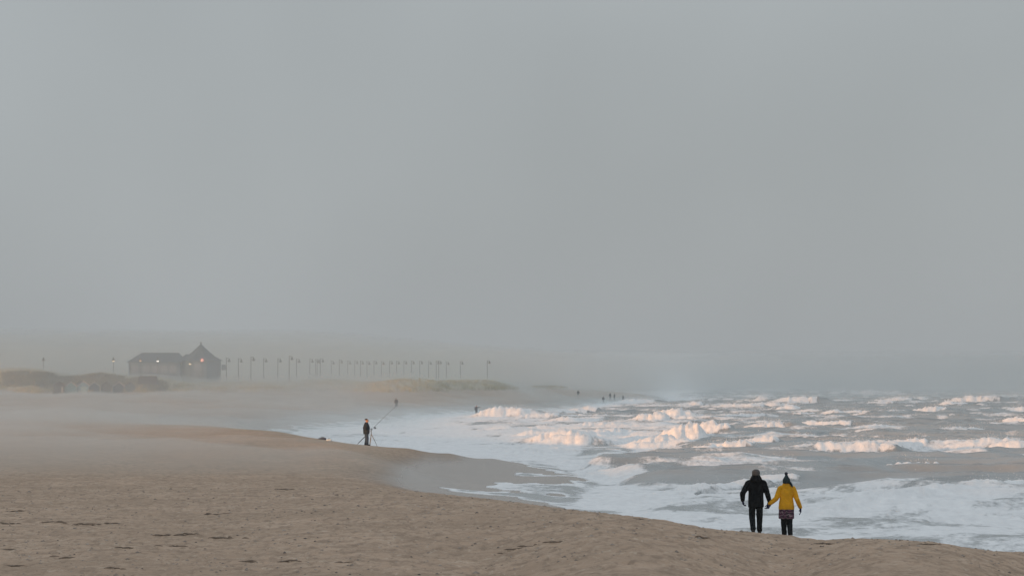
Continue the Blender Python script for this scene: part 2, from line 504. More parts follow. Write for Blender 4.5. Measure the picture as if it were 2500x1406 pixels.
for x0, y0, x1, y1, hp, fo in BR:
    if fo < .35: hp = hp * .6
    w_ = x1 - x0; n_ = max(1, int(round(w_ / 62.0)))
    he = max(.5 * hp, hp - .55 * (y0 - y1)) + 1.0
    for k_ in range(n_):
        u0, u1 = (k_ - .35) / n_, (k_ + 1.45) / n_
        yk = y0 + (y1 - y0) * (k_ + .3) / n_ + rb_.uniform(-1, 1) * .06 * hp
        f_ = (k_ + .5) / n_
        BR2.append((x0 + w_ * u0, yk, x0 + w_ * u1, yk - rb_.uniform(.2, .9), he * (.72 + .5 * math.sin(math.pi * min(1, f_ * .85 + .05))) * rb_.uniform(.85, 1.15), fo, k_ == n_ - 1))

def sea_fields(X, Y, T):
    depth = Z0 - T
    s = -.28 * X - .96 * Y; t = .96 * X - .28 * Y
    off = sstep(0.15, 1.2, depth)
    far = 1.0
    rdg = 1 - 2 * np.abs(noise(s / 14.0, t / 19.0, 71))
    z = off * (0.85 * np.sign(rdg) * np.abs(rdg) ** 1.2 + 0.34 * fbm(s / 7.0, t / 10.0, 73, 3) + 0.09 * (1 - 2 * np.abs(noise(s / 3.0, t / 3.6, 75))) + 0.012 * fbm(s / 1.2, t / 1.2, 77, 3))
    z = z + (1 - off) * sstep(-.3, .3, depth) * 0.09 * fbm(s / 2.0, t / 6.0, 79, 3)
    streak = fbm(s / 6.0 + 0.6 * noise(s / 9, t / 6, 81), t / 5.0, 83, 5, .6)
    fine = fbm(s / 1.6, t / .8, 85, 4, .62)
    shal = sstep(1.75, .25, depth + 0.45 * noise(s / 18, t / 12, 87))
    foam = np.clip(shal * .92 + .02 + 0.85 * streak + .25 * fine, 0, .9) * sstep(.0, .3, shal)
    patch = sstep(.05, .45, fbm(s / 22, t / 14, 89, 3) + .55 * streak + .10 * fine)
    foam = np.maximum(foam, .62 * patch)
    lace = sstep(.62, .9, 1 - 2.2 * np.abs(fbm(s / 26.0, t / 13.0, 90, 3, .5))) * sstep(-.15, .3, fbm(s / 60, t / 30, 92, 2))
    foam = np.maximum(foam, .62 * lace)
    turb = np.zeros_like(z); wadd = np.zeros_like(z)
    for x0, y0, x1, y1, hp, fo, last in BR2:
        a = px(x0, y0, Z0); c = px(x1, y1, Z0)
        dx, dy = c[0] - a[0], c[1] - a[1]
        L = math.hypot(dx, dy); dx /= L; dy /= L
        H = 1.38 * hp * 0.5 * (a[1] + c[1]) / F
        i0 = (Y > a[1] - 8 * H - 14) & (Y < c[1] + 14 * H + 20) & (X > a[0] - .4 * L - 4) & (X < c[0] + 1.3 * L + 6)
        if not i0.any(): continue
        xs = X[i0]; ys = Y[i0]
        al = ((xs - a[0]) * dx + (ys - a[1]) * dy) / L
        cr = (ys - a[1]) * dx - (xs - a[0]) * dy - 1.3 * H  # + is seaward (behind the crest)
        cr = cr + (0.9 * H + .3) * fbm(xs / 2.2, ys / 6.0, 91, 3) - 2.0 * H * (np.clip(al, -.3, 1.6) - .45) ** 2
        vary = np.clip(1.0 + 0.35 * fbm(xs / 4.0 + 7.3 * x0, ys / 4.0, 93, 3, .55), .5, 1.3)
        vary = vary * (1 + .07 * noise(xs / 1.2 + 3.1 * x0, ys / 1.2, 94) + .16 * fbm(xs / .5, ys / .7, 96, 2, .7))
        rise = np.interp(al, [-.25, -.05, .15, .4, .7, .9, 1.1, 1.3], [0, .2, .6, .9, 1.0, .8, .3, 0])
        if last: rise = np.interp(al, [-.25, -.05, .15, .4, .7, .9, 1.2, 1.7, 2.3], [0, .2, .6, .9, 1.0, .85, .55, .3, 0])
        rise = sstep(0, 1, rise) * .6 + .4 * rise
        win = rise * vary
        fwin = sstep(-.15, .2, al) * sstep(1.1, .8, al) * np.clip(vary, .5, 1.2)
        wf = 1.0 * H + .14; wb = 3.2 * H + .3
        prof = np.where(cr < 0, np.exp(-(cr / wf) ** 2), np.exp(-(np.abs(cr) / wb) ** 1.25))
        bump_ = H * prof * win * 1.02
        zn = z[i0]; z[i0] = np.maximum(zn, zn * (1 - .5 * prof * win) + np.maximum(bump_ - .6 * wadd[i0], 0)); wadd[i0] = np.maximum(wadd[i0], bump_)
        low = -2.6 * H + 1.9 * H * np.clip(al, 0, 1) ** 1.3 + 1.0 * H * fbm(xs / .9, ys / 2.0, 98, 2)      # foot of the tumbling foam
        fm = fwin * sstep(low - .35 * H - .1, low + .35 * H, cr) * sstep(.8 * H + .2, .1 * H, cr)
        fm = np.clip(fm * 1.15 + .85 * fbm(xs / .5, ys / 2.2, 95, 4, .65) * (fm > .03), 0, 1) * min(1, fo * 1.05)
        tail = fwin * .5 * sstep(-.4 * H, .3 * H, cr) * sstep(3.2 * H, .5 * H, cr) * sstep(.05, .4, streak[i0]) * fo
        lead = fwin * .8 * sstep(-8 * H, -2.0 * H, cr) * sstep(-1.2 * H, -2.0 * H, cr) * sstep(-.25, .25, streak[i0]) * fo
        foam[i0] = np.maximum(foam[i0], np.maximum(fm, np.maximum(tail, lead)))
        turb[i0] = np.maximum(turb[i0], fm * H)
    billow = 1 - 2 * np.abs(fbm(s / 1.3, t / .9, 97, 3, .55))
    z = z + turb * (0.10 * billow + .30 * fbm(s / .6, t / .4, 99, 3)) + .05 * foam * shal * fbm(s / .7, t / 1.6, 101, 3)
    # swash tongues running up the sand
    run = .22 + .30 * noise(X / 5 + Y / 17.0, Y / 9.0, 103) + .12 * noise(X / 1.6, Y / 3.0, 105)
    zz = np.where(T < Z0 + run, np.maximum(Z0 + z, T + .03), T - .4)
    sw = sstep(-.2, .1, T - Z0)
    foam = foam * (1 - sw) + sw * np.clip(.45 + .9 * streak + .35 * fine + .6 * sstep(run - .12, run, T - Z0), 0, 1)
    return zz, foam

sside = 0.225 + np.cumsum(np.geomspace(0.004, 1.2, 24))
scol = np.concatenate([np.linspace(-.5, -.11, 12, endpoint=False), np.linspace(-.11, .225, 560), sside])
srow = np.concatenate([np.linspace(-300, 88, 30, endpoint=False), np.geomspace(88, 1300, 1000, endpoint=False), np.geomspace(1300, 9000, 60)])
SY, SUu = np.meshgrid(srow, scol, indexing='ij')
SX = SUu * gfan(SY)
ST = terrain(SX, SY)
SZ, FO = sea_fields(SX, SY, ST)
SZ = np.where((SUu < -.1095) & (SY > 60), -9.0, SZ)
sea = grid_object('sea', SX, SY, SZ, {'foam': FO})
sea['kind'] = 'structure'
m = bpy.data.materials.new('sea_water'); m.use_nodes = True
g = NT(m.node_tree); b = m.node_tree.nodes['Principled BSDF']
geo = g.new('ShaderNodeNewGeometry').outputs['Position']
mp = g.new('ShaderNodeMapping'); mp.inputs['Scale'].default_value = (1, .45, 1); mp.inputs['Rotation'].default_value = (0, 0, .28); g.l(geo, mp.inputs['Vector'])
v = mp.outputs[0]
fo = g.math('ADD', g.attr('foam'), g.rng(g.noise(3.2, 6, v, .68), .25, .75, -.22, .22))
fm = g.rng(fo, .30, .72, 0, 1, True)
wc = g.mix(g.rng(g.noise(.25, 4, v), .3, .7), (.205, .22, .23), (.265, .28, .29))
fc = g.mix(g.rng(g.noise(2.2, 5, v), .3, .7), (.70, .71, .735), (.82, .83, .85))
g.l(g.mix(fm, wc, fc), b.inputs['Base Color'])
g.l(g.rng(fm, 0, 1, .22, .85), b.inputs['Roughness'])
b.inputs['IOR'].default_value = 1.33
g.l(g.rng(fm, 0, 1, .5, .15), b.inputs['Specular IOR Level'])
bp = g.new('ShaderNodeBump'); bp.inputs['Distance'].default_value = .10; bp.inputs['Strength'].default_value = .40
g.l(g.math('ADD', g.noise(1.6, 6, v, .65), g.math('MULTIPLY', fm, g.noise(5, 5, v, .65))), bp.inputs['Height'])
g.l(bp.outputs[0], b.inputs['Normal'])
sea.data.materials.append(m)

# ------------------------------------------------------------------ haze
def volume_mat(name, col, density, aniso):
    m = bpy.data.materials.new(name); m.use_nodes = True
    t = m.node_tree; t.nodes.clear()
    o = t.nodes.new('ShaderNodeOutputMaterial'); v = t.nodes.new('ShaderNodeVolumePrincipled')
    v.inputs['Color'].default_value = col + (1,)
    v.inputs['Density'].default_value = density
    v.inputs['Anisotropy'].default_value = aniso
    t.links.new(v.outputs[0], o.inputs['Volume'])
    return m
hz = MB().box(-9000, 9000, -600, 9500, -6, 16).build('haze', volume_mat('haze_air', (.92, .98, 1.0), .00022, .74))
tag(hz, kind='stuff')
# thicker air and blown sand over the far beach: one closed body, even density
def mist_top(X, Y):
    u = X / Y
    start_beach = 105.0; start_sea = 540.0
    seaw = sstep(-.06, .06, u + 0.02)
    st = start_beach + (start_sea - start_beach) * seaw
    k = np.clip((Y - st) / 520.0, 0, 1)
    top = -1.0 + 2.0 * sstep(0, .25, k) + 14.0 * sstep(.28, 1.0, k)
    top = top + (.8 * noise(X / 28, Y / 60, 111) + .5 * noise(X / 9, Y / 30, 113)) * sstep(.02, .3, k)
    return np.where(Y < st - 5, -4.5, top)
my = np.concatenate([np.linspace(90, 900, 110), np.geomspace(930, 6000, 14)])
mu = np.concatenate([[-2.0, -.8, -.4], np.linspace(-.25, .25, 80), [.4, .8, 2.0]])
MY, MU = np.meshgrid(my, mu, indexing='ij'); MX = MU * MY
MZ = np.minimum(mist_top(MX, MY), 15.2)
nr, nc = MX.shape
vt = np.concatenate([np.stack([MX, MY, np.maximum(MZ, -4.5)], -1).reshape(-1, 3), np.stack([MX, MY, np.full_like(MX, -5.2)], -1).reshape(-1, 3)])
I = np.arange(nr * nc).reshape(nr, nc); J = I + nr * nc
fs = []
for r in range(nr - 1):
    for c in range(nc - 1):
        fs.append((I[r, c], I[r, c + 1], I[r + 1, c + 1], I[r + 1, c])); fs.append((J[r, c], J[r + 1, c], J[r + 1, c + 1], J[r, c + 1]))
for c in range(nc - 1):
    fs.append((I[0, c], J[0, c], J[0, c + 1], I[0, c + 1])); fs.append((I[-1, c], I[-1, c + 1], J[-1, c + 1], J[-1, c]))
for r in range(nr - 1):
    fs.append((I[r, 0], I[r + 1, 0], J[r + 1, 0], J[r, 0])); fs.append((I[r, -1], J[r, -1], J[r + 1, -1], I[r + 1, -1]))
mist = meshobj('drifting_mist', vt.tolist(), [tuple(int(i) for i in q) for q in fs], volume_mat('mist_air', (.92, .98, 1.0), .0038, .74))
tag(mist, kind='stuff')

# sand and spray blown low over the beach: a closed layer that hugs the ground
by = np.concatenate([np.linspace(118, 420, 70, endpoint=False), np.linspace(420, 860, 60)])
bu = np.linspace(-.26, .06, 74)
BY, BU = np.meshgrid(by, bu, indexing='ij'); BX = BU * BY
fbx = np.interp(BY, [118, 150, 185, 200, 232, 262, 330, 420, 520, 620, 760, 860], [4, 4, -3, -12, -15, -12, 3, 14, 26, 36, 46, 48])
thick = (1.25 - .25 * sstep(200, 420, BY) + .7 * sstep(520, 640, BY) + .45 * sstep(180, 140, BY)) * (1 + .45 * noise(BX / 11, BY / 34, 141) + .3 * noise(BX / 4, BY / 15, 143))
thick = thick * (1 - .65 * sstep(-.105, -.125, BU) * sstep(505, 530, BY) * sstep(610, 585, BY))
thick = thick * sstep(0, 32, fbx - BX + 3 * noise(BX / 7, BY / 16, 145)) * sstep(116, 158, BY) * sstep(860, 780, BY) * sstep(-.26, -.22, BU)
BT = base_height(BX, BY) + np.maximum(thick, 0) - .12
def closed_layer(name, X, Y, T, bottom, mat):
    nr, nc = X.shape
    vt = np.concatenate([np.stack([X, Y, T], -1).reshape(-1, 3), np.stack([X, Y, bottom], -1).reshape(-1, 3)])
    I = np.arange(nr * nc).reshape(nr, nc); J = I + nr * nc
    fs = []
    for r in range(nr - 1):
        for c in range(nc - 1):
            fs.append((I[r, c], I[r, c + 1], I[r + 1, c + 1], I[r + 1, c])); fs.append((J[r, c], J[r + 1, c], J[r + 1, c + 1], J[r, c + 1]))
    for c in range(nc - 1):
        fs.append((I[0, c], J[0, c], J[0, c + 1], I[0, c + 1])); fs.append((I[-1, c], I[-1, c + 1], J[-1, c + 1], J[-1, c]))
    for r in range(nr - 1):
        fs.append((I[r, 0], I[r + 1, 0], J[r + 1, 0], J[r, 0])); fs.append((I[r, -1], J[r, -1], J[r + 1, -1], I[r + 1, -1]))
    return meshobj(name, vt.tolist(), [tuple(int(i) for i in q) for q in fs], mat)
bl = closed_layer('blown_sand', BX, BY, BT, BT - np.maximum(thick, 0) - .9, volume_mat('blown_sand_air', (.92, .98, 1.0), .021, .75))
tag(bl, kind='stuff')

# ------------------------------------------------------------------ pavilion
M_ROOF = material('slate', (.04, .065, .095), .8, .25, 1.5)
M_WALL = material('painted_wall', (.08, .14, .23), .8, .15, .8)
M_WALL2 = material('weathered_wall', (.075, .13, .20), .8, .2, .8)
M_TRIM = material('pale_trim', (.62, .60, .56), .7, .1, 3)
M_PTRIM = material('grey_window_frame', (.20, .23, .27), .7, .1, 3)
M_GLASS = material('window_glass', (.16, .22, .33), .15, .2, 1, spec=.6)
M_DARK = material('lamp_iron', (.03, .037, .042), .5, .2, 5)
pavY = 655.0
k = pavY / F
pz = 2.6
pav = empty('pavilion', (pxy(425, pavY), pavY, pz))
tag(pav, 'seaside pavilion with long hipped wing and pointed swept turret roof', 'building')
def X_(p): return (p - 425) * k
def Z_(p): return ZC - pz - (p - HOR) * k
def hip(mb, x0, x1, y0, y1, zb, zt, i0, i1, iy, ov=.5):
    v = [(x0 - ov, y0 - ov, zb), (x1 + ov, y0 - ov, zb), (x1 + ov, y1 + ov, zb), (x0 - ov, y1 + ov, zb),
         (x0 + i0, y0 + iy, zt), (x1 - i1, y0 + iy, zt), (x1 - i1, y1 - iy, zt), (x0 + i0, y1 - iy, zt)]
    mb.add(v, [(0, 1, 5, 4), (1, 2, 6, 5), (2, 3, 7, 6), (3, 0, 4, 7), (4, 5, 6, 7), (3, 2, 1, 0)])
x0, x1 = X_(314), X_(440); zb, zt = Z_(884), Z_(862)
w = MB().box(x0, x1, 0, 12, -1, zb).build('wall', M_WALL, pav)
rb = MB(); hip(rb, x0, x1, 0, 12, zb + .003, zt, 2.2, 1.0, 5.0)
r = rb.build('roof', M_ROOF, pav)
MB().box(x0 + 2.2, x1 - 1.0, 5.6, 6.4, zt + .003, zt + .14).build('ridge_cap', M_DARK, r)
# turret
tx0, tx1 = X_(443), X_(537); cx = X_(486); tz = Z_(880)
t8 = MB()
def octring(r, z, c=(cx, 4.0), n=8, sy=.95): return [(c[0] + r * math.cos(math.pi / 8 + 2 * math.pi * i / n), c[1] + r * sy * math.sin(math.pi / 8 + 2 * math.pi * i / n), z) for i in range(n)]
R8 = (tx1 - tx0) / 2 / math.cos(math.pi / 8)
v = octring(R8, -1) + octring(R8, tz)
t8.add(v, [(i, (i + 1) % 8, 8 + (i + 1) % 8, 8 + i) for i in range(8)] + [tuple(range(8, 16)), tuple(range(7, -1, -1))])
t8.build('turret_wall', M_WALL2, pav)
tr = MB(); ring = []
prof = [(R8 * 1.12, tz + .003), (R8 * .72, Z_(870)), (R8 * .40, Z_(857)), (R8 * .20, Z_(848)), (.12, Z_(840))]
v = []; f = []
for r_, z in prof: v += octring(r_, z)
for j in range(len(prof) - 1):
    for i in range(8): f.append((j * 8 + i, j * 8 + (i + 1) % 8, j * 8 + 8 + (i + 1) % 8, j * 8 + 8 + i))
f.append(tuple(range(7, -1, -1))); f.append(tuple(range(len(v) - 8, len(v))))
tr.add(v, f)
trf = tr.build('turret_roof', M_ROOF, pav)
MB().tube([(cx, 4, Z_(841)), (cx, 4, Z_(832))], [.10, .03], 8).ball((cx, 4, Z_(837)), .22).build('finial', M_DARK, trf)
lk = MB(); hip(lk, X_(436), X_(462), 1, 11, Z_(878), Z_(864), 1.2, .9, 3.5, .2)
lk.build('link_roof', M_ROOF, pav)
MB().box(X_(537.5), X_(545), 3, 6, Z_(903), Z_(890)).build('balcony_box', M_WALL2, pav)
M_WARM = glow('warm_window', (1, .72, .42), 1.4)
for a, c, zt_, zb_, mt in [(322, 336, 893, 908, M_GLASS), (350, 362, 893, 908, M_GLASS), (372, 384, 893, 908, M_GLASS), (394, 406, 893, 908, M_GLASS), (416, 428, 893, 908, M_GLASS),
                           (322, 336, 914, 930, M_GLASS), (350, 362, 914, 930, M_GLASS), (394, 406, 914, 930, M_GLASS)]:
    wf = MB().box(X_(a) - .12, X_(c) + .12, -.08, -.003, Z_(zb_) - .12, Z_(zt_) + .12).build('window', M_PTRIM, pav)
    MB().box(X_(a), X_((a + c) / 2) - .05, -.1, -.083, Z_(zb_), Z_(zt_)).build('pane', mt, wf)
    MB().box(X_((a + c) / 2) + .05, X_(c), -.1, -.083, Z_(zb_), Z_(zt_)).build('pane', mt, wf)
yf = 4.0 - R8 * .95 * math.cos(math.pi / 8)
for a, c, zt_, zb_ in [(474, 497, 887, 905), (474, 483, 910, 930), (488, 497, 910, 930)]:
    wf = MB().box(X_(a), X_(c), yf - .08, yf - .003, Z_(zb_), Z_(zt_)).build('window', M_PTRIM, pav)
    MB().box(X_(a) + .12, X_(c) - .12, yf - .1, yf - .083, Z_(zb_) + .12, Z_(zt_) - .12).build('pane', M_GLASS, wf)
MB().box(X_(376), X_(386), -.1, -.003, -1, Z_(914)).build('door', M_WALL2, pav)

# ------------------------------------------------------------------ promenade lamps
LH = 6.0
G_LAMP = 'lamps along the dune promenade'
def lamp_parts(root, H, arm=True, bulb=None, rz=0):
    MB().zloft([(0, 0, -.8, .17, .17), (0, 0, .7, .16, .16), (0, 0, .8, .11, .11)], 8).build('base', M_DARK, root)
    if arm:
        MB().tube([(0, 0, .78), (0, 0, H * .5), (0, 0, H)], [.11, .09, .075], 8).ball((0, 0, H + .05), .09, 8, 6).build('pole', M_DARK, root)
        MB().tube([(0, 0, H - .15), (.35, 0, H + .02), (.62, 0, H + .0)], .04, 6).tube([(0, 0, H - .75), (.2, 0, H - .55), (.3, 0, H - .3), (.35, 0, H - .02)], .03, 6).build('bracket', M_DARK, root)
        c = (.66, 0)
        zt = H
    else:
        MB().tube([(0, 0, .78), (0, 0, H * .5), (0, 0, H - .8)], [.085, .07, .055], 8).build('pole', M_DARK, root)
        c = (0, 0); zt = H
    ln = MB().zloft([(c[0], c[1], zt - .86, .40, .40), (c[0], c[1], zt - .72, .34, .34), (c[0], c[1], zt - .38, .17, .17), (c[0], c[1], zt - .12, .08, .08), (c[0], c[1], zt + .02, .03, .03)], 12).build('lantern', M_DARK, root)
    if bulb:
        MB().ball((c[0], c[1], zt - .93), (.27, .27, .20), 10, 7).build('bulb', bulb, ln)
    else:
        MB().ball((c[0], c[1], zt - .88), (.2, .2, .14), 8, 5).build('bulb', M_TRIM, ln)
proto = empty('street_lamp', (0, 0, 0))
lamp_parts(proto, LH)
tag(proto, 'dark promenade lamp post with one bell lantern hung from its bracket', 'street lamp', G_LAMP)
def clone(o, parent=None):
    c = o.copy(); COL.objects.link(c); c.parent = parent
    for ch in [x for x in bpy.data.objects if x.parent == o]: clone(ch, c)
    return c
LP = [(553, 874, 62), (582, 875, 62), (612.5, 871, 64), (644, 875, 61), (678, 875, 61), (706, 869, 63), (724, 876, 60), (756, 876, 59), (771, 877, 59), (774.5, 878, 58), (782, 875, 60),
      (809, 881, 55), (828.5, 878, 56), (849, 881, 54), (866, 880, 54), (880, 881, 54), (896, 882, 53), (913, 881, 53), (931, 882, 52), (951, 881, 52), (968.5, 881, 52), (986, 881, 52),
      (1004, 881, 51), (1025, 881, 51), (1046, 882, 50), (1065, 881, 50), (1071, 881, 50), (1090, 883, 49), (1124, 882, 49), (1190, 880, 49), (525, 874, 62)]
for i, (x, yt, hp) in enumerate(LP):
    o = proto if i == 0 else clone(proto)
    Y = F * LH / hp
    z = ZC + (HOR - yt) / F * Y - LH
    o.location = (pxy(x, Y), Y, z)
    o.rotation_euler = (random.uniform(-.012, .012), random.uniform(-.012, .012), random.uniform(-.25, .25))
    o.scale = (1.0, 1.0, 1.0)
def special(name, x, yt, yb, label, cat, bulb, Y=640, arm=False):
    H = (yb - yt) * Y / F
    z = ZC - (yb - HOR) / F * Y
    o = empty(name, (pxy(x, Y), Y, z))
    lamp_parts(o, H, arm, bulb)
    tag(o, label, cat)
    return o
M_WL = glow('lamp_warm', (1.0, .74, .45), 1.3)
M_OL = glow('lamp_orange', (1.0, .50, .22), .6)
M_WH = glow('lamp_white', (1.0, .95, .85), 2.6)
M_RD = glow('lamp_red', (1.0, .06, .10), .6)
special('street_lamp', 106, 871, 928, 'unlit lamp post standing alone on the grassy mound far from the pavilion', 'street lamp', None)
special('street_lamp', 277, 871, 935, 'lamp glowing pale yellow behind the beach huts', 'street lamp', M_WL)
special('street_lamp', 343, 870, 938, 'lamp glowing dull orange before the hipped pavilion wing', 'street lamp', M_OL)
special('street_lamp', 385, 871, 940, 'brightest white lamp in front of the pavilion wing', 'street lamp', M_WH)
special('street_lamp', 464, 878, 942, 'warm lit lamp between pavilion wing and turret', 'street lamp', M_WL)
rs = empty('signal_post', (pxy(493, 640), 640, ZC - (943 - HOR) / F * 640))
tag(rs, 'slim post carrying a round red light before the turret', 'signal post')
Hs = (943 - 876) * 640 / F
MB().zloft([(0, 0, -.6, .13, .13), (0, 0, .6, .12, .12), (0, 0, .7, .08, .08)], 8).tube([(0, 0, .65), (0, 0, Hs - .7)], [.07, .05], 8).build('pole', M_DARK, rs)
hd = MB().zloft([(.1, 0, Hs - .72, .2, .2), (.1, 0, Hs - .62, .42, .3), (.1, 0, Hs + .02, .42, .3), (.1, 0, Hs + .2, .12, .1)], 12).build('lamp_head', material('red_enamel', (.45, .03, .05), .5, .2, 3), rs)
MB().ball((.1, -.30, Hs - .32), (.34, .12, .34), 12, 8).build('lens', M_RD, hd)
fp = empty('bare_post', (pxy(321, 630), 630, ZC - (935 - HOR) / F * 630))
tag(fp, 'thin bare leaning pole at the outer corner of the pavilion', 'pole')
MB().tube([(0, 0, -.5), (-.15, 0, 2.5), (-.25, 0, 4.9)], [.07, .055, .04], 8).build('pole', M_DARK, fp)
MB().ball((-.25, 0, 4.93), .08, 8, 6).build('cap', M_DARK, fp)

# ------------------------------------------------------------------ beach huts on the dune foot
HC = [((.05, .06, .075), 'charcoal'), ((.26, .42, .43), 'teal'), ((.38, .52, .56), 'pale blue'), ((.10, .12, .15), 'slate blue'), ((.14, .115, .10), 'brown'), ((.09, .11, .14), 'navy'), ((.18, .2, .2), 'grey')]
hut_lab = ['charcoal beach hut at the end of the row, nearest the grassy mound', 'teal beach hut with white verge boards', 'pale blue beach hut with a mint white door standing open', 'slate blue beach hut with white verge boards',
           'brown beach hut near the middle of the row', 'navy beach hut behind the ridge of orange grass', 'grey beach hut beside the dark shelter']
M_HROOF = material('felt_roof', (.055, .055, .06), .9, .2, 2)
M_MINT = material('mint_white_paint', (.66, .76, .68), .6, .08, 3)
for i, ((c, nm), lab) in enumerate(zip(HC, hut_lab)):
    xp = 143 + 29 * i
    Y = 548 + 2.2 * i
    zb = ZC - (963 - HOR) / F * Y
    h = empty('beach_hut', (pxy(xp, Y), Y, zb), random.uniform(-.1, .1) + .25)
    tag(h, lab, 'beach hut', 'beach huts in a row at the dune foot')
    mw = material('hut_paint_' + nm.replace(' ', '_'), c, .7, .15, 2)
    hw, hd_, hh, rh = 1.0, 1.3, 1.75 + random.uniform(-.1, .15), .75
    v = [(-hw, -hd_, -.4), (hw, -hd_, -.4), (hw, hd_, -.4), (-hw, hd_, -.4), (-hw, -hd_, hh), (hw, -hd_, hh), (hw, hd_, hh), (-hw, hd_, hh), (0, -hd_, hh + rh), (0, hd_, hh + rh)]
    meshobj('wall', v, [(0, 1, 5, 8, 4), (1, 2, 6, 5), (2, 3, 7, 9, 6), (3, 0, 4, 7), (3, 2, 1, 0), (4, 8, 9, 7), (5, 6, 9, 8)], mw, h)
    for s in (-1, 1):
        n0 = Vector((s * rh, 0, hw)).normalized() * .06
        a = Vector((s * 1.22, 0, hh - .16)); c_ = Vector((0, 0, hh + rh + .012)); 
        v = []
        for y in (-hd_ - .18, hd_ + .18):
            for p in (a, c_):
                v += [p + Vector((0, y, 0)) + n0 * .1, p + Vector((0, y, 0)) + n0 * 1.1]
        rf = meshobj('roof', v, [(0, 1, 3, 2), (4, 6, 7, 5), (0, 4, 5, 1), (2, 3, 7, 6), (1, 5, 7, 3), (0, 2, 6, 4)], M_HROOF, h)
        if i in (1, 2, 3, 5):
            v = []
            for y in (-hd_ - .24, -hd_ - .185):
                for p in (a, c_):
                    v += [p + Vector((0, y, -.10)), p + Vector((0, y, .07))]
            meshobj('verge_board', v, [(0, 1, 3, 2), (4, 6, 7, 5), (0, 4, 5, 1), (2, 3, 7, 6), (1, 5, 7, 3), (0, 2, 6, 4)], M_TRIM, rf)
    dm = M_MINT if i == 2 else (M_TRIM if i == 0 else mw)
    if i == 0: MB().box(.35, .55, -hd_ - .05, -hd_ - .003, -.1, 1.5).build('door', dm, h)
    elif i == 2: MB().box(-.5, .62, -hd_ - .06, -hd_ - .003, -.2, 1.55).build('door', dm, h)
    else: MB().box(-.4, .4, -hd_ - .05, -hd_ - .003, -.1, 1.6).build('door', dm, h)
Y = 575; zb = ZC - (955 - HOR) / F * Y
sh = empty('beach_shelter', (pxy(362, Y), Y, zb))
tag(sh, 'dark shelter with a steep plain roof beside the beach huts', 'shelter')
MB().box(-1.75, 1.75, -1.5, 1.5, -.5, 1.7).build('wall', material('shelter_boards', (.10, .09, .095), .85, .2, 2), sh)
v = [(-2.0, -1.8, 1.45), (2.0, -1.8, 1.45), (2.0, 1.8, 1.45), (-2.0, 1.8, 1.45), (-1.9, 0, 3.1), (1.75, 0, 3.1)]
meshobj('roof', v, [(0, 1, 5, 4), (2, 3, 4, 5), (1, 2, 5), (3, 0, 4), (3, 2, 1, 0)], M_HROOF, sh)
MB().box(-.12, .06, -1.58, -1.503, 0, 1.6).build('post', M_TRIM, sh)

# ------------------------------------------------------------------ dune grass and scrub
def tufts(name, pts, mat, h0, h1, nb, spread):
    V = []; Fc = []
    for (x, y, z) in pts:
        for b_ in range(nb):
            a = random.uniform(0, 6.283); l = random.uniform(h0, h1); ln = random.uniform(.15, .8) * l
            bx = x + random.uniform(-spread, spread); by = y + random.uniform(-spread, spread)
            wx, wy = math.cos(a + 1.57) * .05, math.sin(a + 1.57) * .05
            i = len(V)
            V += [(bx - wx, by - wy, z - .1), (bx + wx, by + wy, z - .1), (bx + math.cos(a) * ln * .4 + wx * .7, by + math.sin(a) * ln * .4 + wy * .7, z + l * .7), (bx + math.cos(a) * ln, by + math.sin(a) * ln, z + l)]
            Fc += [(i, i + 1, i + 2), (i, i + 2, i + 3)]
    return meshobj(name, V, Fc, mat)
N = 30000
ux = rng.uniform(-.21, .03, N); uy = rng.uniform(500, 800, N)
xx = ux * uy; zz = terrain(xx, uy)
keep = (zz > 1.7) & (fbm(xx / 6, uy / 14, 121, 3) > -.12)
pts = np.stack([xx, uy, zz], -1)[keep][:9000]
o = tufts('dune_grass', pts.tolist(), material('marram', (.38, .34, .19), .9, .35, .15), .35, .8, 6, .5)
tag(o, 'pale yellow and orange marram grass covering the far dunes', 'grass', kind='stuff')
spts = []
for i in range(2600):
    xp = random.uniform(10, 400); Y = random.uniform(570, 604)
    spts.append((pxy(xp, Y), Y, 0))
sp = np.array(spts); sz = terrain(sp[:, 0], sp[:, 1]); sp[:, 2] = sz
kk = (fbm(sp[:, 0] / 4, sp[:, 1] / 6, 131, 3) > -.05) & (sz > 1.5)
o = tufts('dune_scrub', sp[kk].tolist(), material('dark_scrub', (.17, .175, .13), .9, .35, .3), .4, 1.3, 16, .7)
tag(o, 'dark scrub growing on the mound behind the beach huts', 'scrub', kind='stuff')

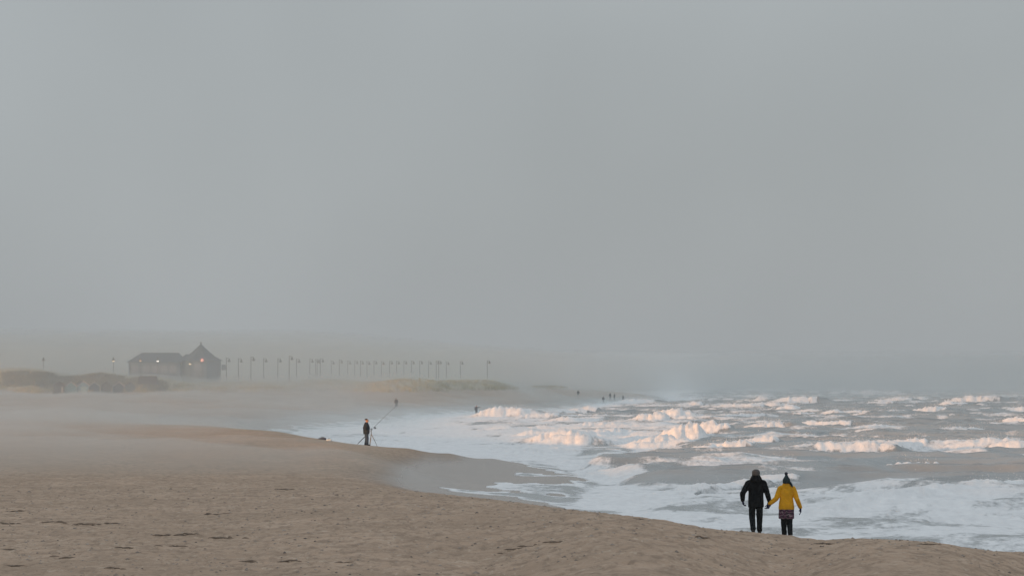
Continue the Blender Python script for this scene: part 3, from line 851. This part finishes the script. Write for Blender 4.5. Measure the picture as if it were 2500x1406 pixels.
# ------------------------------------------------------------------ people
M_SKIN = material('skin', (.50, .29, .21), .6, .06, 6)
M_EYE = material('eye', (.05, .04, .035), .3, .1, 6)
def hand(mb, wrist, d, palm_n, side, curl, sc=1.0):
    """palm, four fingers and a thumb; d: finger direction, palm_n: palm normal (fingers curl towards it), side: thumb direction"""
    d = Vector(d).normalized(); pn = Vector(palm_n); pn = (pn - d * pn.dot(d)).normalized(); sd = d.cross(pn).normalized()
    if sd.dot(Vector(side)) < 0: sd = -sd
    w = Vector(wrist)
    for k_ in (-1, 0, 1):
        mb.limb([w + sd * .016 * k_ * sc, w + d * .085 * sc + sd * .024 * k_ * sc], [.022 * sc, .019 * sc], 8)
    for j, (o_, l) in enumerate(((.033, .068), (.011, .078), (-.011, .072), (-.033, .056))):
        p0 = w + d * .085 * sc + sd * o_ * sc
        pts = [p0]; dr = d.copy()
        for seg in range(3):
            ang = curl * (.7 + .15 * j)
            dr = (dr * math.cos(ang) + pn * math.sin(ang)).normalized() if seg == 0 else (Matrix.Rotation(ang, 3, d.cross(pn)) @ dr).normalized()
            pts.append(pts[-1] + dr * l * sc * (.42, .32, .26)[seg])
        mb.limb(pts, [.0105 * sc, .0095 * sc, .0085 * sc, .0075 * sc], 6)
    t0 = w + d * .025 * sc + sd * .026 * sc
    mb.limb([t0, t0 + (sd * .6 + d * .7 + pn * .3).normalized() * .042 * sc, t0 + (sd * .45 + d * .9 + pn * .45).normalized() * .078 * sc], [.015 * sc, .012 * sc, .009 * sc], 6)

def head(mb, c, fwd, sc=1.0):
    """c: head centre; fwd: facing"""
    c = Vector(c); f_ = Vector(fwd).normalized(); r_ = f_.cross(Vector((0, 0, 1))).normalized(); u = Vector((0, 0, 1))
    mb.ball(c + u * .025 * sc - f_ * .012 * sc, (.078 * sc, .092 * sc if abs(f_.y) > .7 else .085 * sc, .100 * sc), 14, 10)
    mb.limb([c + f_ * .035 * sc - u * .01 * sc, c + f_ * .055 * sc - u * .095 * sc], [.062 * sc, .036 * sc], 10)      # face to chin
    mb.limb([c + f_ * .088 * sc + u * .02 * sc, c + f_ * .112 * sc - u * .025 * sc], [.011 * sc, .016 * sc], 6)         # nose
    for s_ in (-1, 1):
        mb.ball(c + r_ * .082 * s_ * sc - u * .005 * sc, (.014 * sc, .022 * sc, .032 * sc), 8, 6)                        # ears
        mb.limb([c + f_ * .078 * sc + r_ * .015 * s_ * sc + u * .036 * sc, c + f_ * .068 * sc + r_ * .045 * s_ * sc + u * .034 * sc], [.010 * sc, .010 * sc], 6)  # brows
    mb.limb([c + f_ * .086 * sc - u * .055 * sc + r_ * .02 * sc, c + f_ * .086 * sc - u * .055 * sc - r_ * .02 * sc], [.008 * sc, .008 * sc], 6)          # mouth
    return f_, r_, u

def eyes(parent, c, fwd, sc=1.0):
    c = Vector(c); f_ = Vector(fwd).normalized(); r_ = f_.cross(Vector((0, 0, 1))).normalized()
    for s_ in (-1, 1):
        MB().ball(c + f_ * .079 * sc + r_ * .031 * s_ * sc + Vector((0, 0, .014 * sc)), .0125 * sc, 8, 6).build('eye', M_EYE, parent, True)

def person(loc, rz, P, label, vox=.011, group=None):
    """P: pose and clothing. local axes: +y forward, +x right"""
    o = empty('person', loc, rz)
    o.scale = (P.get('size', 1.0),) * 3
    tag(o, label, 'person', group)
    nb = 12 if vox < .02 else 8
    J = {k_: Vector(v_) for k_, v_ in P['j'].items()}
    fw = P.get('face', (0, 1, 0))
    # body: one continuous skin under the clothes
    B = MB()
    f_, r_, u = head(B, J['head'], fw, P.get('hs', 1.0))
    B.limb([J['head'] - Vector((0, .015, .06)), J['neck']], [.052, .056], nb)
    B.limb([J['neck'], J['chest'], J['pelvis']], [.06, .115, .115], nb)
    for s_ in ('l', 'r'):
        B.limb([J['neck'] - Vector((0, 0, .06)), J[s_ + 'sh'], J[s_ + 'el'], J[s_ + 'wr']], [.06, .055, .042, .030], nb)
        B.limb([J['pelvis'], J[s_ + 'hip'], J[s_ + 'kn'], J[s_ + 'an']], [.10, .082, .055, .040], nb)
        B.limb([J[s_ + 'an'] - Vector((0, .03, .03)), J[s_ + 'an'] + Vector(P.get('foot', (0, .14, -.05)))], [.04, .03], nb)
        h_ = P['hand_' + s_]
        if h_ and not P.get('gloves'): hand(B, J[s_ + 'wr'], *h_, P.get('hs', 1.0))
    body = B.fused('body', M_SKIN, o, vox * .8 if vox < .02 else vox, 2)
    if vox < .02: eyes(o, J['head'], fw, P.get('hs', 1.0))
    if P.get('gloves'):
        for s_ in ('l', 'r'):
            h_ = P['hand_' + s_]
            if h_:
                G = MB(); hand(G, J[s_ + 'wr'], *h_, 1.28)
                d = Vector(h_[0]).normalized()
                G.limb([J[s_ + 'wr'] - d * .05, J[s_ + 'wr'] + d * .02], [.037, .034], 8)
                G.fused('glove', P['gloves'], o, .0065, 2)
    # coat
    C = MB()
    t = P['torso']
    C.zloft([(x, y, z, rx, ry) for x, y, z, rx, ry in t], 20)
    for s_ in ('l', 'r'):
        a, e, w_ = J[s_ + 'sh'], J[s_ + 'el'], J[s_ + 'wr']
        ra = P.get('sleeve', (.088, .072, .058))
        mid = (a + e) / 2 + (a - e).cross(Vector((0, 1, 0))).normalized() * .0
        C.limb([a, mid, e, (e + w_) / 2, w_ + (e - w_).normalized() * .01], [ra[0], (ra[0] + ra[1]) / 2 + .004, ra[1], (ra[1] + ra[2]) / 2 + .003, ra[2]], nb)
        C.limb([J['neck'] - Vector((0, 0, .04)), a], [.085, ra[0] * .98], nb)
    coat = C.fused('coat', P['coat'], o, vox, 4, .006 if vox < .02 else 0)
    for nm, fn, mt in P.get('extras', ()):
        E = MB(); fn(E, J); E.fused(nm, mt, o, min(vox, .012), 3, .003 if vox < .02 else 0)
    # trousers
    L = MB(); tr_ = P.get('leg', (.105, .092, .083, .078))
    for s_ in ('l', 'r'):
        hp, kn, an = J[s_ + 'hip'], J[s_ + 'kn'], J[s_ + 'an']
        L.limb([J['pelvis'] + Vector((0, 0, .02)), hp, (hp + kn) / 2, kn, (kn + an) / 2, an + Vector((0, 0, .03))], [.12, tr_[0], (tr_[0] + tr_[1]) / 2, tr_[1], tr_[2], tr_[3]], nb)
    L.fused('trousers', P['trousers'], o, vox, 3, .006 if vox < .02 else 0)
    ft = Vector(P.get('foot', (0, .14, -.05)))
    for s_ in ('l', 'r'):
        Bt = MB(); an = J[s_ + 'an']; tilt = P.get('tilt_' + s_, 0.0)
        R = Matrix.Rotation(tilt, 3, 'X')
        fx = Vector((ft.x, ft.y, 0)).normalized()
        Bt.limb([an, an + R @ Vector((0, 0, -.045))], [.052, .05], nb)
        Bt.limb([an + R @ (fx * -.05 + Vector((0, 0, -.045))), an + R @ (fx * .06 + Vector((0, 0, -.045))), an + R @ (fx * .16 + Vector((0, 0, -.055)))], [.044, .046, .034], nb)
        Bt.fused('boot', P['boots'], o, min(vox, .012), 2)
    return o

M_BLACKCOAT = material('black_coat_cloth', (.006, .0075, .010), .95, .3, 6, .3, 60, spec=.1)
M_DKTROUS = material('dark_trousers', (.008, .011, .014), .95, .3, 8, .3, 60, spec=.1)
M_NAVYGLOVE = material('navy_gloves', (.016, .020, .060), .8, .2, 20)
M_BOOT = material('dark_boots', (.018, .017, .017), .6, .2, 12)
M_YELLOW = material('yellow_coat_cloth', (.66, .33, .010), .85, .2, 5, .35, 50)
M_GREYKNIT = material('grey_knit', (.085, .088, .095), .95, .25, 30, .5, 90)
M_TEALKNIT = material('dark_teal_knit', (.018, .035, .042), .95, .25, 40, .6, 90)
M_POM = material('navy_pompom', (.018, .02, .04), .95, .35, 50, .8, 80)
M_TIGHTS = material('black_tights', (.008, .011, .015), .95, .2, 20, spec=.1)
M_HAIR = material('dark_hair', (.05, .035, .025), .7, .3, 30)
ms = bpy.data.materials.new('patterned_skirt'); ms.use_nodes = True
g = NT(ms.node_tree); b = ms.node_tree.nodes['Principled BSDF']; b.inputs['Roughness'].default_value = .85
ob = g.new('ShaderNodeTexCoord').outputs['Object']
wv = g.new('ShaderNodeTexWave'); wv.inputs['Scale'].default_value = 4.0; wv.inputs['Distortion'].default_value = 9.0; wv.inputs['Detail Scale'].default_value = 2.2
wv.bands_direction = 'Z'; g.l(ob, wv.inputs['Vector'])
cs = g.mix(g.rng(g.noise(9, 3, ob), .45, .6), (.018, .012, .022), (.08, .014, .055))
g.l(g.mix(g.rng(wv.outputs['Fac'], .90, .98), cs, (.30, .22, .25)), b.inputs['Base Color'])

def hood(E, J):
    h = J['neck']
    E.zloft([(0, -.01, h.z - .07, .185, .12), (0, -.03, h.z - .01, .175, .13), (0, -.035, h.z + .05, .150, .125), (0, -.025, h.z + .10, .118, .118), (0, -.01, h.z + .135, .10, .11)], 18)
    E.limb([h + Vector((-.10, -.09, .01)), h + Vector((0, -.13, -.02)), h + Vector((.10, -.09, .01))], [.055, .065, .055], 10)
def beanie_man(E, J):
    c = J['head']
    E.zloft([(0, -.015, c.z - .045, .100, .112), (0, -.018, c.z + .03, .110, .120), (0, -.02, c.z + .08, .103, .112), (0, -.022, c.z + .115, .068, .078), (0, -.022, c.z + .13, .03, .035)], 18)
manP = dict(size=1.035,
    j=dict(head=(.005, .03, 1.645), neck=(0, 0, 1.49), chest=(0, 0, 1.28), pelvis=(0, 0, .94),
           lsh=(-.205, -.005, 1.395), lel=(-.365, -.05, 1.115), lwr=(-.355, .03, .935),
           rsh=(.205, -.005, 1.395), rel=(.305, -.05, 1.12), rwr=(.365, .02, .92),
           lhip=(-.098, 0, .88), lkn=(-.100, .055, .50), lan=(-.085, -.13, .135),
           rhip=(.098, 0, .88), rkn=(.102, .05, .50), ran=(.108, .12, .095)),
    torso=[(0, 0, .74, .215, .155), (0, 0, .80, .212, .155), (0, 0, 1.0, .205, .15), (0, 0, 1.15, .205, .15), (0, 0, 1.30, .220, .15), (0, -.005, 1.39, .212, .135), (0, -.005, 1.47, .150, .11), (0, 0, 1.52, .095, .085)],
    hand_l=((.15, .1, -1), (1, .1, .1), (.1, 1, 0), .55), hand_r=((-.25, .0, -1), (.9, .45, 0), (.2, 1, 0), .75),
    gloves=M_NAVYGLOVE, coat=M_BLACKCOAT, trousers=M_DKTROUS, boots=M_BOOT, leg=(.098, .086, .076, .072), tilt_l=-.35,
    extras=[('hood', hood, M_BLACKCOAT), ('hat', beanie_man, M_GREYKNIT)])
def pomhat(E, J):
    c = J['head']
    E.zloft([(0, -.015, c.z - .06, .098, .108), (0, -.017, c.z + .0, .106, .116), (0, -.02, c.z + .05, .096, .106), (0, -.022, c.z + .105, .064, .072), (0, -.024, c.z + .15, .040, .044), (0, -.024, c.z + .165, .03, .03)], 18)
def pom(E, J):
    c = J['head'] + Vector((-.005, -.024, .195))
    E.ball(c, .044, 12, 8)
    for i in range(26):
        d = Vector((random.gauss(0, 1), random.gauss(0, 1), random.gauss(0, 1))).normalized()
        E.ball(c + d * .040, .013, 6, 5)
def collar(E, J):
    h = J['neck']
    E.zloft([(0, -.005, h.z - .07, .155, .11), (0, -.005, h.z - .01, .125, .105), (0, 0, h.z + .045, .105, .10), (0, .005, h.z + .07, .098, .095)], 18)
def skirt(E, J):
    E.zloft([(0, 0, .565, .208, .15), (0, 0, .60, .212, .152), (0, 0, .70, .21, .152), (0, 0, .84, .205, .148), (0, 0, .92, .18, .13)], 20)
def scarfend(E, J):
    h = J['neck']
    E.limb([h + Vector((.09, -.06, .09)), h + Vector((.135, -.05, .03)), h + Vector((.16, -.05, -.05))], [.035, .032, .02], 8)
womanP = dict(size=1.035,
    j=dict(head=(0, .025, 1.585), neck=(0, 0, 1.455), chest=(0, 0, 1.26), pelvis=(0, 0, .93),
           lsh=(-.165, 0, 1.385), lel=(-.275, -.04, 1.115), lwr=(-.455, .02, .965),
           rsh=(.180, 0, 1.375), rel=(.285, -.05, 1.09), rwr=(.385, .03, .865),
           lhip=(-.075, 0, .86), lkn=(-.062, .07, .48), lan=(-.045, .12, .095),
           rhip=(.08, 0, .86), rkn=(.09, .04, .48), ran=(.092, -.13, .13)),
    torso=[(0, 0, .815, .212, .15), (0, 0, .85, .213, .152), (0, 0, .98, .20, .145), (0, 0, 1.12, .178, .132), (0, 0, 1.26, .182, .132), (0, 0, 1.36, .182, .12), (0, 0, 1.43, .125, .09), (0, 0, 1.47, .085, .08)],
    hand_l=((-.45, .0, -1), (-.8, -.5, 0), (.2, 1, 0), .7), hand_r=((.05, .15, -1), (-1, .1, 0), (0, 1, 0), .25), sleeve=(.078, .064, .052),
    gloves=M_NAVYGLOVE, coat=M_YELLOW, trousers=M_TIGHTS, boots=M_BOOT, leg=(.10, .080, .073, .066), tilt_r=-.35,
    extras=[('collar', collar, M_YELLOW), ('skirt', skirt, ms), ('hat', pomhat, M_TEALKNIT), ('pompom', pom, M_POM), ('scarf', scarfend, M_TEALKNIT)])
mY = 79.2; mX = pxy(1845.5, mY); mZ = ground_z(mX, mY)
person((mX, mY, mZ - .03), 0, manP, 'person in long black hooded coat and grey hat, holding hands with companion in yellow')
wX = mX + .85; wY = mY - .05; wZ = ground_z(wX, wY)
person((wX, wY, wZ - .03), 0, womanP, 'person in mustard yellow coat, patterned skirt and dark bobble hat')

# fisherman in profile
M_NAVYCOAT = material('navy_coat', (.010, .018, .030), .85, .25, 6)
M_JEANS = material('blue_jeans', (.025, .050, .10), .85, .25, 8)
M_BLKCAP = material('black_cap', (.012, .012, .014), .8, .2, 10)
M_PATCH = material('red_brown_patch', (.20, .07, .06), .8, .2, 10)
M_WHITE = material('pale_collar', (.45, .40, .38), .8, .15, 10)
def cap(E, J):
    c = J['head']
    E.zloft([(0, -.012, c.z + .03, .094, .108), (0, -.012, c.z + .075, .09, .102), (0, -.015, c.z + .115, .06, .07), (0, -.015, c.z + .127, .025, .03)], 16)
    E.loft([((0, .09, c.z + .036), (.07, 0, 0), (0, 0, .010)), ((0, .15, c.z + .028), (.062, 0, 0), (0, 0, .008)), ((0, .18, c.z + .02), (.04, 0, 0), (0, 0, .006))], 10)
def cuff(E, J):
    c = J['neck']; E.zloft([(0, .0, c.z - .04, .10, .10), (0, .01, c.z + .035, .088, .088)], 14)
def chest_patch(E, J):
    E.zloft([(.0, .045, 1.28, .12, .115), (0, .05, 1.33, .12, .112), (0, .045, 1.37, .11, .10)], 14)
fishP = dict(size=1.04,
    j=dict(head=(0, .045, 1.63), neck=(0, 0, 1.48), chest=(0, 0, 1.27), pelvis=(0, -.01, .93),
           lsh=(-.20, -.01, 1.40), lel=(-.27, -.10, 1.12), lwr=(-.20, .10, .97), rsh=(.20, -.01, 1.40), rel=(.27, -.10, 1.12), rwr=(.20, .10, .97),
           lhip=(-.09, -.01, .87), lkn=(-.10, .03, .48), lan=(-.11, -.03, .095), rhip=(.09, -.01, .87), rkn=(.10, .04, .48), ran=(.11, .04, .095)),
    torso=[(0, 0, .76, .22, .195), (0, 0, .95, .22, .21), (0, .015, 1.15, .22, .215), (0, .005, 1.3, .22, .19), (0, -.005, 1.40, .20, .14), (0, 0, 1.47, .13, .11), (0, 0, 1.53, .085, .085)],
    hand_l=((.6, .6, -.5), (.8, -.3, 0), (0, .3, 1), .4), hand_r=((-.6, .6, -.5), (-.8, -.3, 0), (0, .3, 1), .4),
    coat=M_NAVYCOAT, trousers=M_JEANS, boots=M_BOOT, extras=[('cap', cap, M_BLKCAP), ('collar', cuff, M_BLKCAP), ('chest_panel', chest_patch, M_PATCH)])
fY = 191.5; fX = pxy(894.5, fY); fZ = ground_z(fX, fY)
person((fX, fY, fZ - .02), math.radians(-72), fishP, 'angler in dark coat, blue jeans and peaked cap standing by a rod rest', .016)

# rod, rest and bags
M_ROD = material('rod_carbon', (.09, .09, .095), .4, .2, 5)
M_ALU = material('tripod_tube', (.20, .17, .13), .5, .2, 5)
kf = fY / F
def at(x, y, dy=0.0): return Vector((pxy(x, fY + dy), fY + dy, ZC - (y - HOR) / F * (fY + dy)))
ry = .8
a = at(872, 1080, ry); a.z = ground_z(a.x, a.y) + .01
c = at(972, 983, ry)
rod = empty('fishing_rod', a); tag(rod, 'long beachcaster rod propped at a slant on its tripod', 'fishing rod')
d = c - a
bend = [d * t + Vector((0, 0, -.35 * max(0, t - .5) ** 2)) for t in (0, .2, .4, .6, .75, .88, 1.0)]
MB().tube(bend, [.014, .013, .012, .010, .008, .006, .004], 8).build('rod_blank', M_ROD, rod)
MB().tube([d * .03, d * .26], .024, 8).build('handle', M_BLKCAP, rod)
rp = d * .42
MB().ball(rp + Vector((.05, 0, -.07)), (.06, .05, .07), 10, 7).tube([rp, rp + Vector((.05, 0, -.07))], .015, 6).build('reel', M_ROD, rod)
for t in (.55, .68, .80, .90, .98):
    p = d * t + Vector((0, 0, -.35 * max(0, t - .5) ** 2))
    MB().tube([p, p + Vector((.01, 0, -.03))], .006, 5).ball(p + Vector((.01, 0, -.035)), .012, 6, 5).build('line_guide', M_ROD, rod)
tp = at(906.5, 1090, ry)
tz_ = ground_z(tp.x, tp.y)
tri = empty('rod_tripod', (tp.x, tp.y, tz_)); tag(tri, 'spindly tripod rod rest beside the angler', 'tripod')
rr = (tp.x - a.x) / d.x
zj = (a + d * rr).z - tz_
tops = Vector((0, -.03, zj - .28))
for q in ((-.12, -.35), (.42, .05), (-.10, .5)):
    zz_ = ground_z(tp.x + q[0], tp.y + q[1]) - tz_
    MB().tube([tops, Vector((q[0] * .5, q[1] * .5, (tops.z + zz_) * .52)), Vector((q[0], q[1], zz_ - .02))], [.02, .018, .014], 6).build('leg', M_ALU, tri)
MB().tube([tops, Vector((0, -.03, zj + .14))], [.024, .02], 8).build('stem', M_ROD, tri)
MB().tube([(-.06, -.03, zj + .08), (0, -.03, zj - .035), (.06, -.03, zj + .08)], .014, 6).build('rod_cup', M_ROD, tri)
def bag(name, x, y, sx, sy, sz, mt, label, strap=True):
    p = px(x, y, -.05); zg = ground_z(p[0], p[1])
    o = empty(name, (p[0], p[1], zg), random.uniform(-.3, .3)); tag(o, label, 'bag')
    b_ = MB().zloft([(0, 0, -.05, sx, sy), (0, 0, sz * .35, sx * 1.05, sy * 1.05), (.02, 0, sz * .75, sx * .8, sy * .8), (.04, 0, sz, sx * .4, sy * .3)], 14)
    b_.ball((-sx * .6, 0, sz * .3), (sx * .5, sy * .8, sz * .5))
    b_.fused('sack', mt, o, .025, 3, .02)
    if strap: MB().tube([(-sx * .5, 0, sz * .7), (-sx * .2, 0, sz * 1.25), (sx * .3, 0, sz * 1.2), (sx * .5, 0, sz * .75)], .015, 6).build('strap', M_BLKCAP, o)
    return o
bag('holdall', 787, 1078, .26, .2, .13, material('grey_holdall', (.07, .07, .09), .8, .25, 5), 'dark holdall lying on the sand behind the angler')
bag('carrier_bag', 803, 1082.5, .20, .16, .13, material('white_plastic', (.55, .60, .62), .5, .15, 6), 'small white carrier bag beside the dark holdall')

# far strollers
M_FC = [material('far_coat_%s' % n_, c_, .85, .2, 5) for n_, c_ in (('black', (.012, .013, .016)), ('navy', (.015, .02, .035)), ('brown', (.05, .035, .028)), ('grey', (.05, .052, .055)))]
def farP(coat, stance=.10, rarm=None, bend=0.0):
    j = dict(head=(0, .03 + bend, 1.62), neck=(0, bend * .8, 1.47), chest=(0, bend * .5, 1.27), pelvis=(0, 0, .93),
             lsh=(-.20, bend * .7, 1.39), lel=(-.26, -.04 + bend * .5, 1.1), lwr=(-.24, .06 + bend * .5, .88), rsh=(.20, bend * .7, 1.39), rel=(.26, -.04 + bend * .5, 1.1), rwr=(.24, .06 + bend * .5, .88),
             lhip=(-.09, 0, .87), lkn=(-stance, .05, .48), lan=(-stance * 1.3, .08, .095), rhip=(.09, 0, .87), rkn=(stance, .03, .48), ran=(stance * 1.3, -.10, .10))
    hr = ((0, .1, -1), (-1, 0, 0), (0, 1, 0), .3)
    if rarm:
        j['rel'] = (.46, .06, 1.36); j['rwr'] = (.66, .12, 1.40); hr = ((1, .2, 0), (0, 0, -1), (0, 1, 0), .3)
    return dict(j=j, torso=[(0, 0, .72, .20, .15), (0, bend * .2, .95, .20, .15), (0, bend * .5, 1.2, .21, .15), (0, bend * .7, 1.38, .2, .13), (0, bend * .8, 1.46, .12, .10), (0, bend * .8, 1.5, .085, .085)],
                hand_l=((0, .1, -1), (1, 0, 0), (0, 1, 0), .3), hand_r=hr, coat=coat, trousers=M_DKTROUS, boots=M_BOOT, extras=[('hat', lambda E, J: E.zloft([(J['head'].x, J['head'].y - .012, J['head'].z + .02, .096, .11), (J['head'].x, J['head'].y - .015, J['head'].z + .08, .09, .10), (J['head'].x, J['head'].y - .015, J['head'].z + .125, .03, .04)], 12), M_BLKCAP)])
def far(x, hp, rz, P, label, group=None, yt=None):
    Y = F * 1.74 / hp
    X = pxy(x, Y); z = ground_z(X, Y)
    o = person((X, Y, z - .02), rz, P, label, .026, group)
    if yt: print('FAR', x, 'top should be', yt, 'is', HOR + (ZC - z - 1.74) / Y * F)
    return o
far(967.5, 25, .3, farP(M_FC[2], .1, None, .12), 'stooping distant stroller in brown coat beyond the tip of the fishing rod', yt=966)
far(1163, 25, 0, farP(M_FC[1], .09, True), 'distant stroller holding one arm straight out towards the sea', yt=955)
far(1411.5, 17, .2, farP(M_FC[3], .2), 'distant stroller standing with legs wide apart near the point', yt=951)
far(1473, 17.6, -.4, farP(M_FC[0], .1), 'dark distant stroller on the point, leading a fainter trio', yt=948)
for x in (1489.5, 1500, 1521): far(x, 16.5, random.uniform(-1, 1), farP(M_FC[3], .1), 'faint stroller in the hazy trio at the end of the point', 'faint trio at the end of the point', yt=945)

# ------------------------------------------------------------------ wrack on the near sand
M_WEED = material('dark_seaweed', (.20, .155, .12), .8, .35, 4)
def weed(x, y, wpx, seed):
    rr_ = random.Random(seed)
    p = px(x, y, .25); zg = ground_z(p[0], p[1]); w = wpx * p[1] / F
    o = empty('seaweed_clump', (p[0], p[1], zg), rr_.uniform(-.15, .15))
    tag(o, 'flat dark clump of seaweed washed up on the sand', 'seaweed', 'seaweed clumps strewn on the near sand')
    mb = MB()
    nfr = max(6, int(w * 20))
    cx_ = np.array([rr_.gauss(0, .33) * w for _ in range(nfr)]); cy_ = np.array([rr_.gauss(0, .22) * min(w, 1.2) for _ in range(nfr)])
    gz = terrain(p[0] + cx_, p[1] + cy_)
    for i in range(nfr):
        a_ = rr_.uniform(-.6, .6) + (math.pi if rr_.random() < .5 else 0); l = rr_.uniform(.10, .32); zz_ = gz[i] - zg
        h_ = rr_.uniform(.004, .022)
        pts = [(cx_[i] + math.cos(a_) * l * t, cy_[i] + math.sin(a_) * l * t, zz_ + h_ * math.sin(math.pi * t) + .008) for t in (0, .35, .7, 1)]
        mb.tube(pts, [.006, rr_.uniform(.010, .020), rr_.uniform(.008, .018), .004], 5)
    mb.build('frond_mass', M_WEED, o, True)['kind'] = 'stuff'
for i, (x, y, w) in enumerate([(30, 1274, 60), (120, 1272, 70), (215, 1277, 95), (267, 1274, 18), (100, 1229, 22), (30, 1243, 30), (395, 1307, 12), (450, 1306, 85), (540, 1314, 90), (355, 1337, 60), (415, 1333, 50), (300, 1338, 25),
                               (530, 1253, 60), (693, 1190, 55), (60, 1366, 60), (150, 1364, 50), (720, 1376, 45), (830, 1383, 40), (600, 1371, 14), (480, 1388, 60), (40, 1385, 16), (285, 1395, 30), (1270, 1358, 90), (1345, 1362, 40),
                               (1010, 1260, 24), (1700, 1355, 30), (1560, 1310, 26), (2010, 1345, 28), (2260, 1372, 40), (740, 1274, 40), (15, 1340, 14)]):
    if i % 5 != 4: weed(x, y, w * .75, 100 + i)
# scattered pebbles and broken shell: too many to count
V = []; Fc = []
npb = 2600
uy = rng.uniform(58, 112, npb); ux = rng.uniform(-.2, .2, npb); xx = ux * uy
hz_ = terrain(xx, uy)
for x, y, z in zip(xx, uy, hz_):
    if z < -.15: continue
    r_ = abs(random.gauss(.016, .012)) + .010
    i = len(V)
    V += [(x + r_ * random.uniform(.8, 1.5), y, z), (x, y + r_, z), (x - r_ * random.uniform(.8, 1.5), y, z), (x, y - r_, z), (x, y, z + r_ * .8), (x, y, z - r_ * .5)]
    Fc += [(i, i + 1, i + 4), (i + 1, i + 2, i + 4), (i + 2, i + 3, i + 4), (i + 3, i, i + 4), (i + 1, i, i + 5), (i + 2, i + 1, i + 5), (i + 3, i + 2, i + 5), (i, i + 3, i + 5)]
o = meshobj('pebbles', V, Fc, material('pebble', (.26, .22, .19), .8, .7, .9))
tag(o, 'pebbles and shell bits scattered over the near sand', 'pebbles', kind='stuff')

# wind-torn spray over the breaking crests: fine drops, far too many to count
V = []; Fc = []
for x0, y0, x1, y1, hp, fo_, last_ in BR2:
    if fo_ < .6: continue
    a = px(x0, y0, Z0); c = px(x1, y1, Z0)
    dx, dy = c[0] - a[0], c[1] - a[1]; L = math.hypot(dx, dy); dx /= L; dy /= L
    H = 1.35 * hp * .5 * (a[1] + c[1]) / F
    nd = int(min(500, 26 * L * (H + .3)))
    al = rng.beta(3.2, 2.2, nd) * 1.05
    cr = rng.normal(-.1 * H, .5 * H, nd) + 1.3 * H + 2.0 * H * (al - .45) ** 2
    X = a[0] + dx * al * L - dy * cr; Y = a[1] + dy * al * L + dx * cr
    T = terrain(X, Y, False)
    Zs, fmk = sea_fields(X, Y, T)
    up = rng.exponential(.22 * H + .04, nd) * (.3 + noise(X / 2.2, Y / 5, 151) * .7 + .4)
    drift = np.maximum(up, 0) * -.6
    for x, y, z, f_, w_ in zip(X + drift, Y, Zs + up, fmk, up):
        if f_ < .45 or w_ < .02: continue
        r_ = random.uniform(.012, .034) * (y / 250) ** .5
        i = len(V)
        V += [(x + r_, y, z), (x - r_ * .5, y + r_, z), (x - r_ * .5, y - r_, z), (x, y, z + r_ * 1.4)]
        Fc += [(0 + i, 1 + i, 3 + i), (1 + i, 2 + i, 3 + i), (2 + i, i, 3 + i), (2 + i, 1 + i, i)]
o = meshobj('sea_spray', V, Fc, material('spray_drops', (.8, .8, .8), .9, .05, 1))
tag(o, 'fine white spray torn from the breaking wave crests', 'spray', kind='stuff')
if 0: print('TRIS', sum(len(m_.loop_triangles) or len(m_.polygons) for m_ in bpy.data.meshes), len(V) // 4)
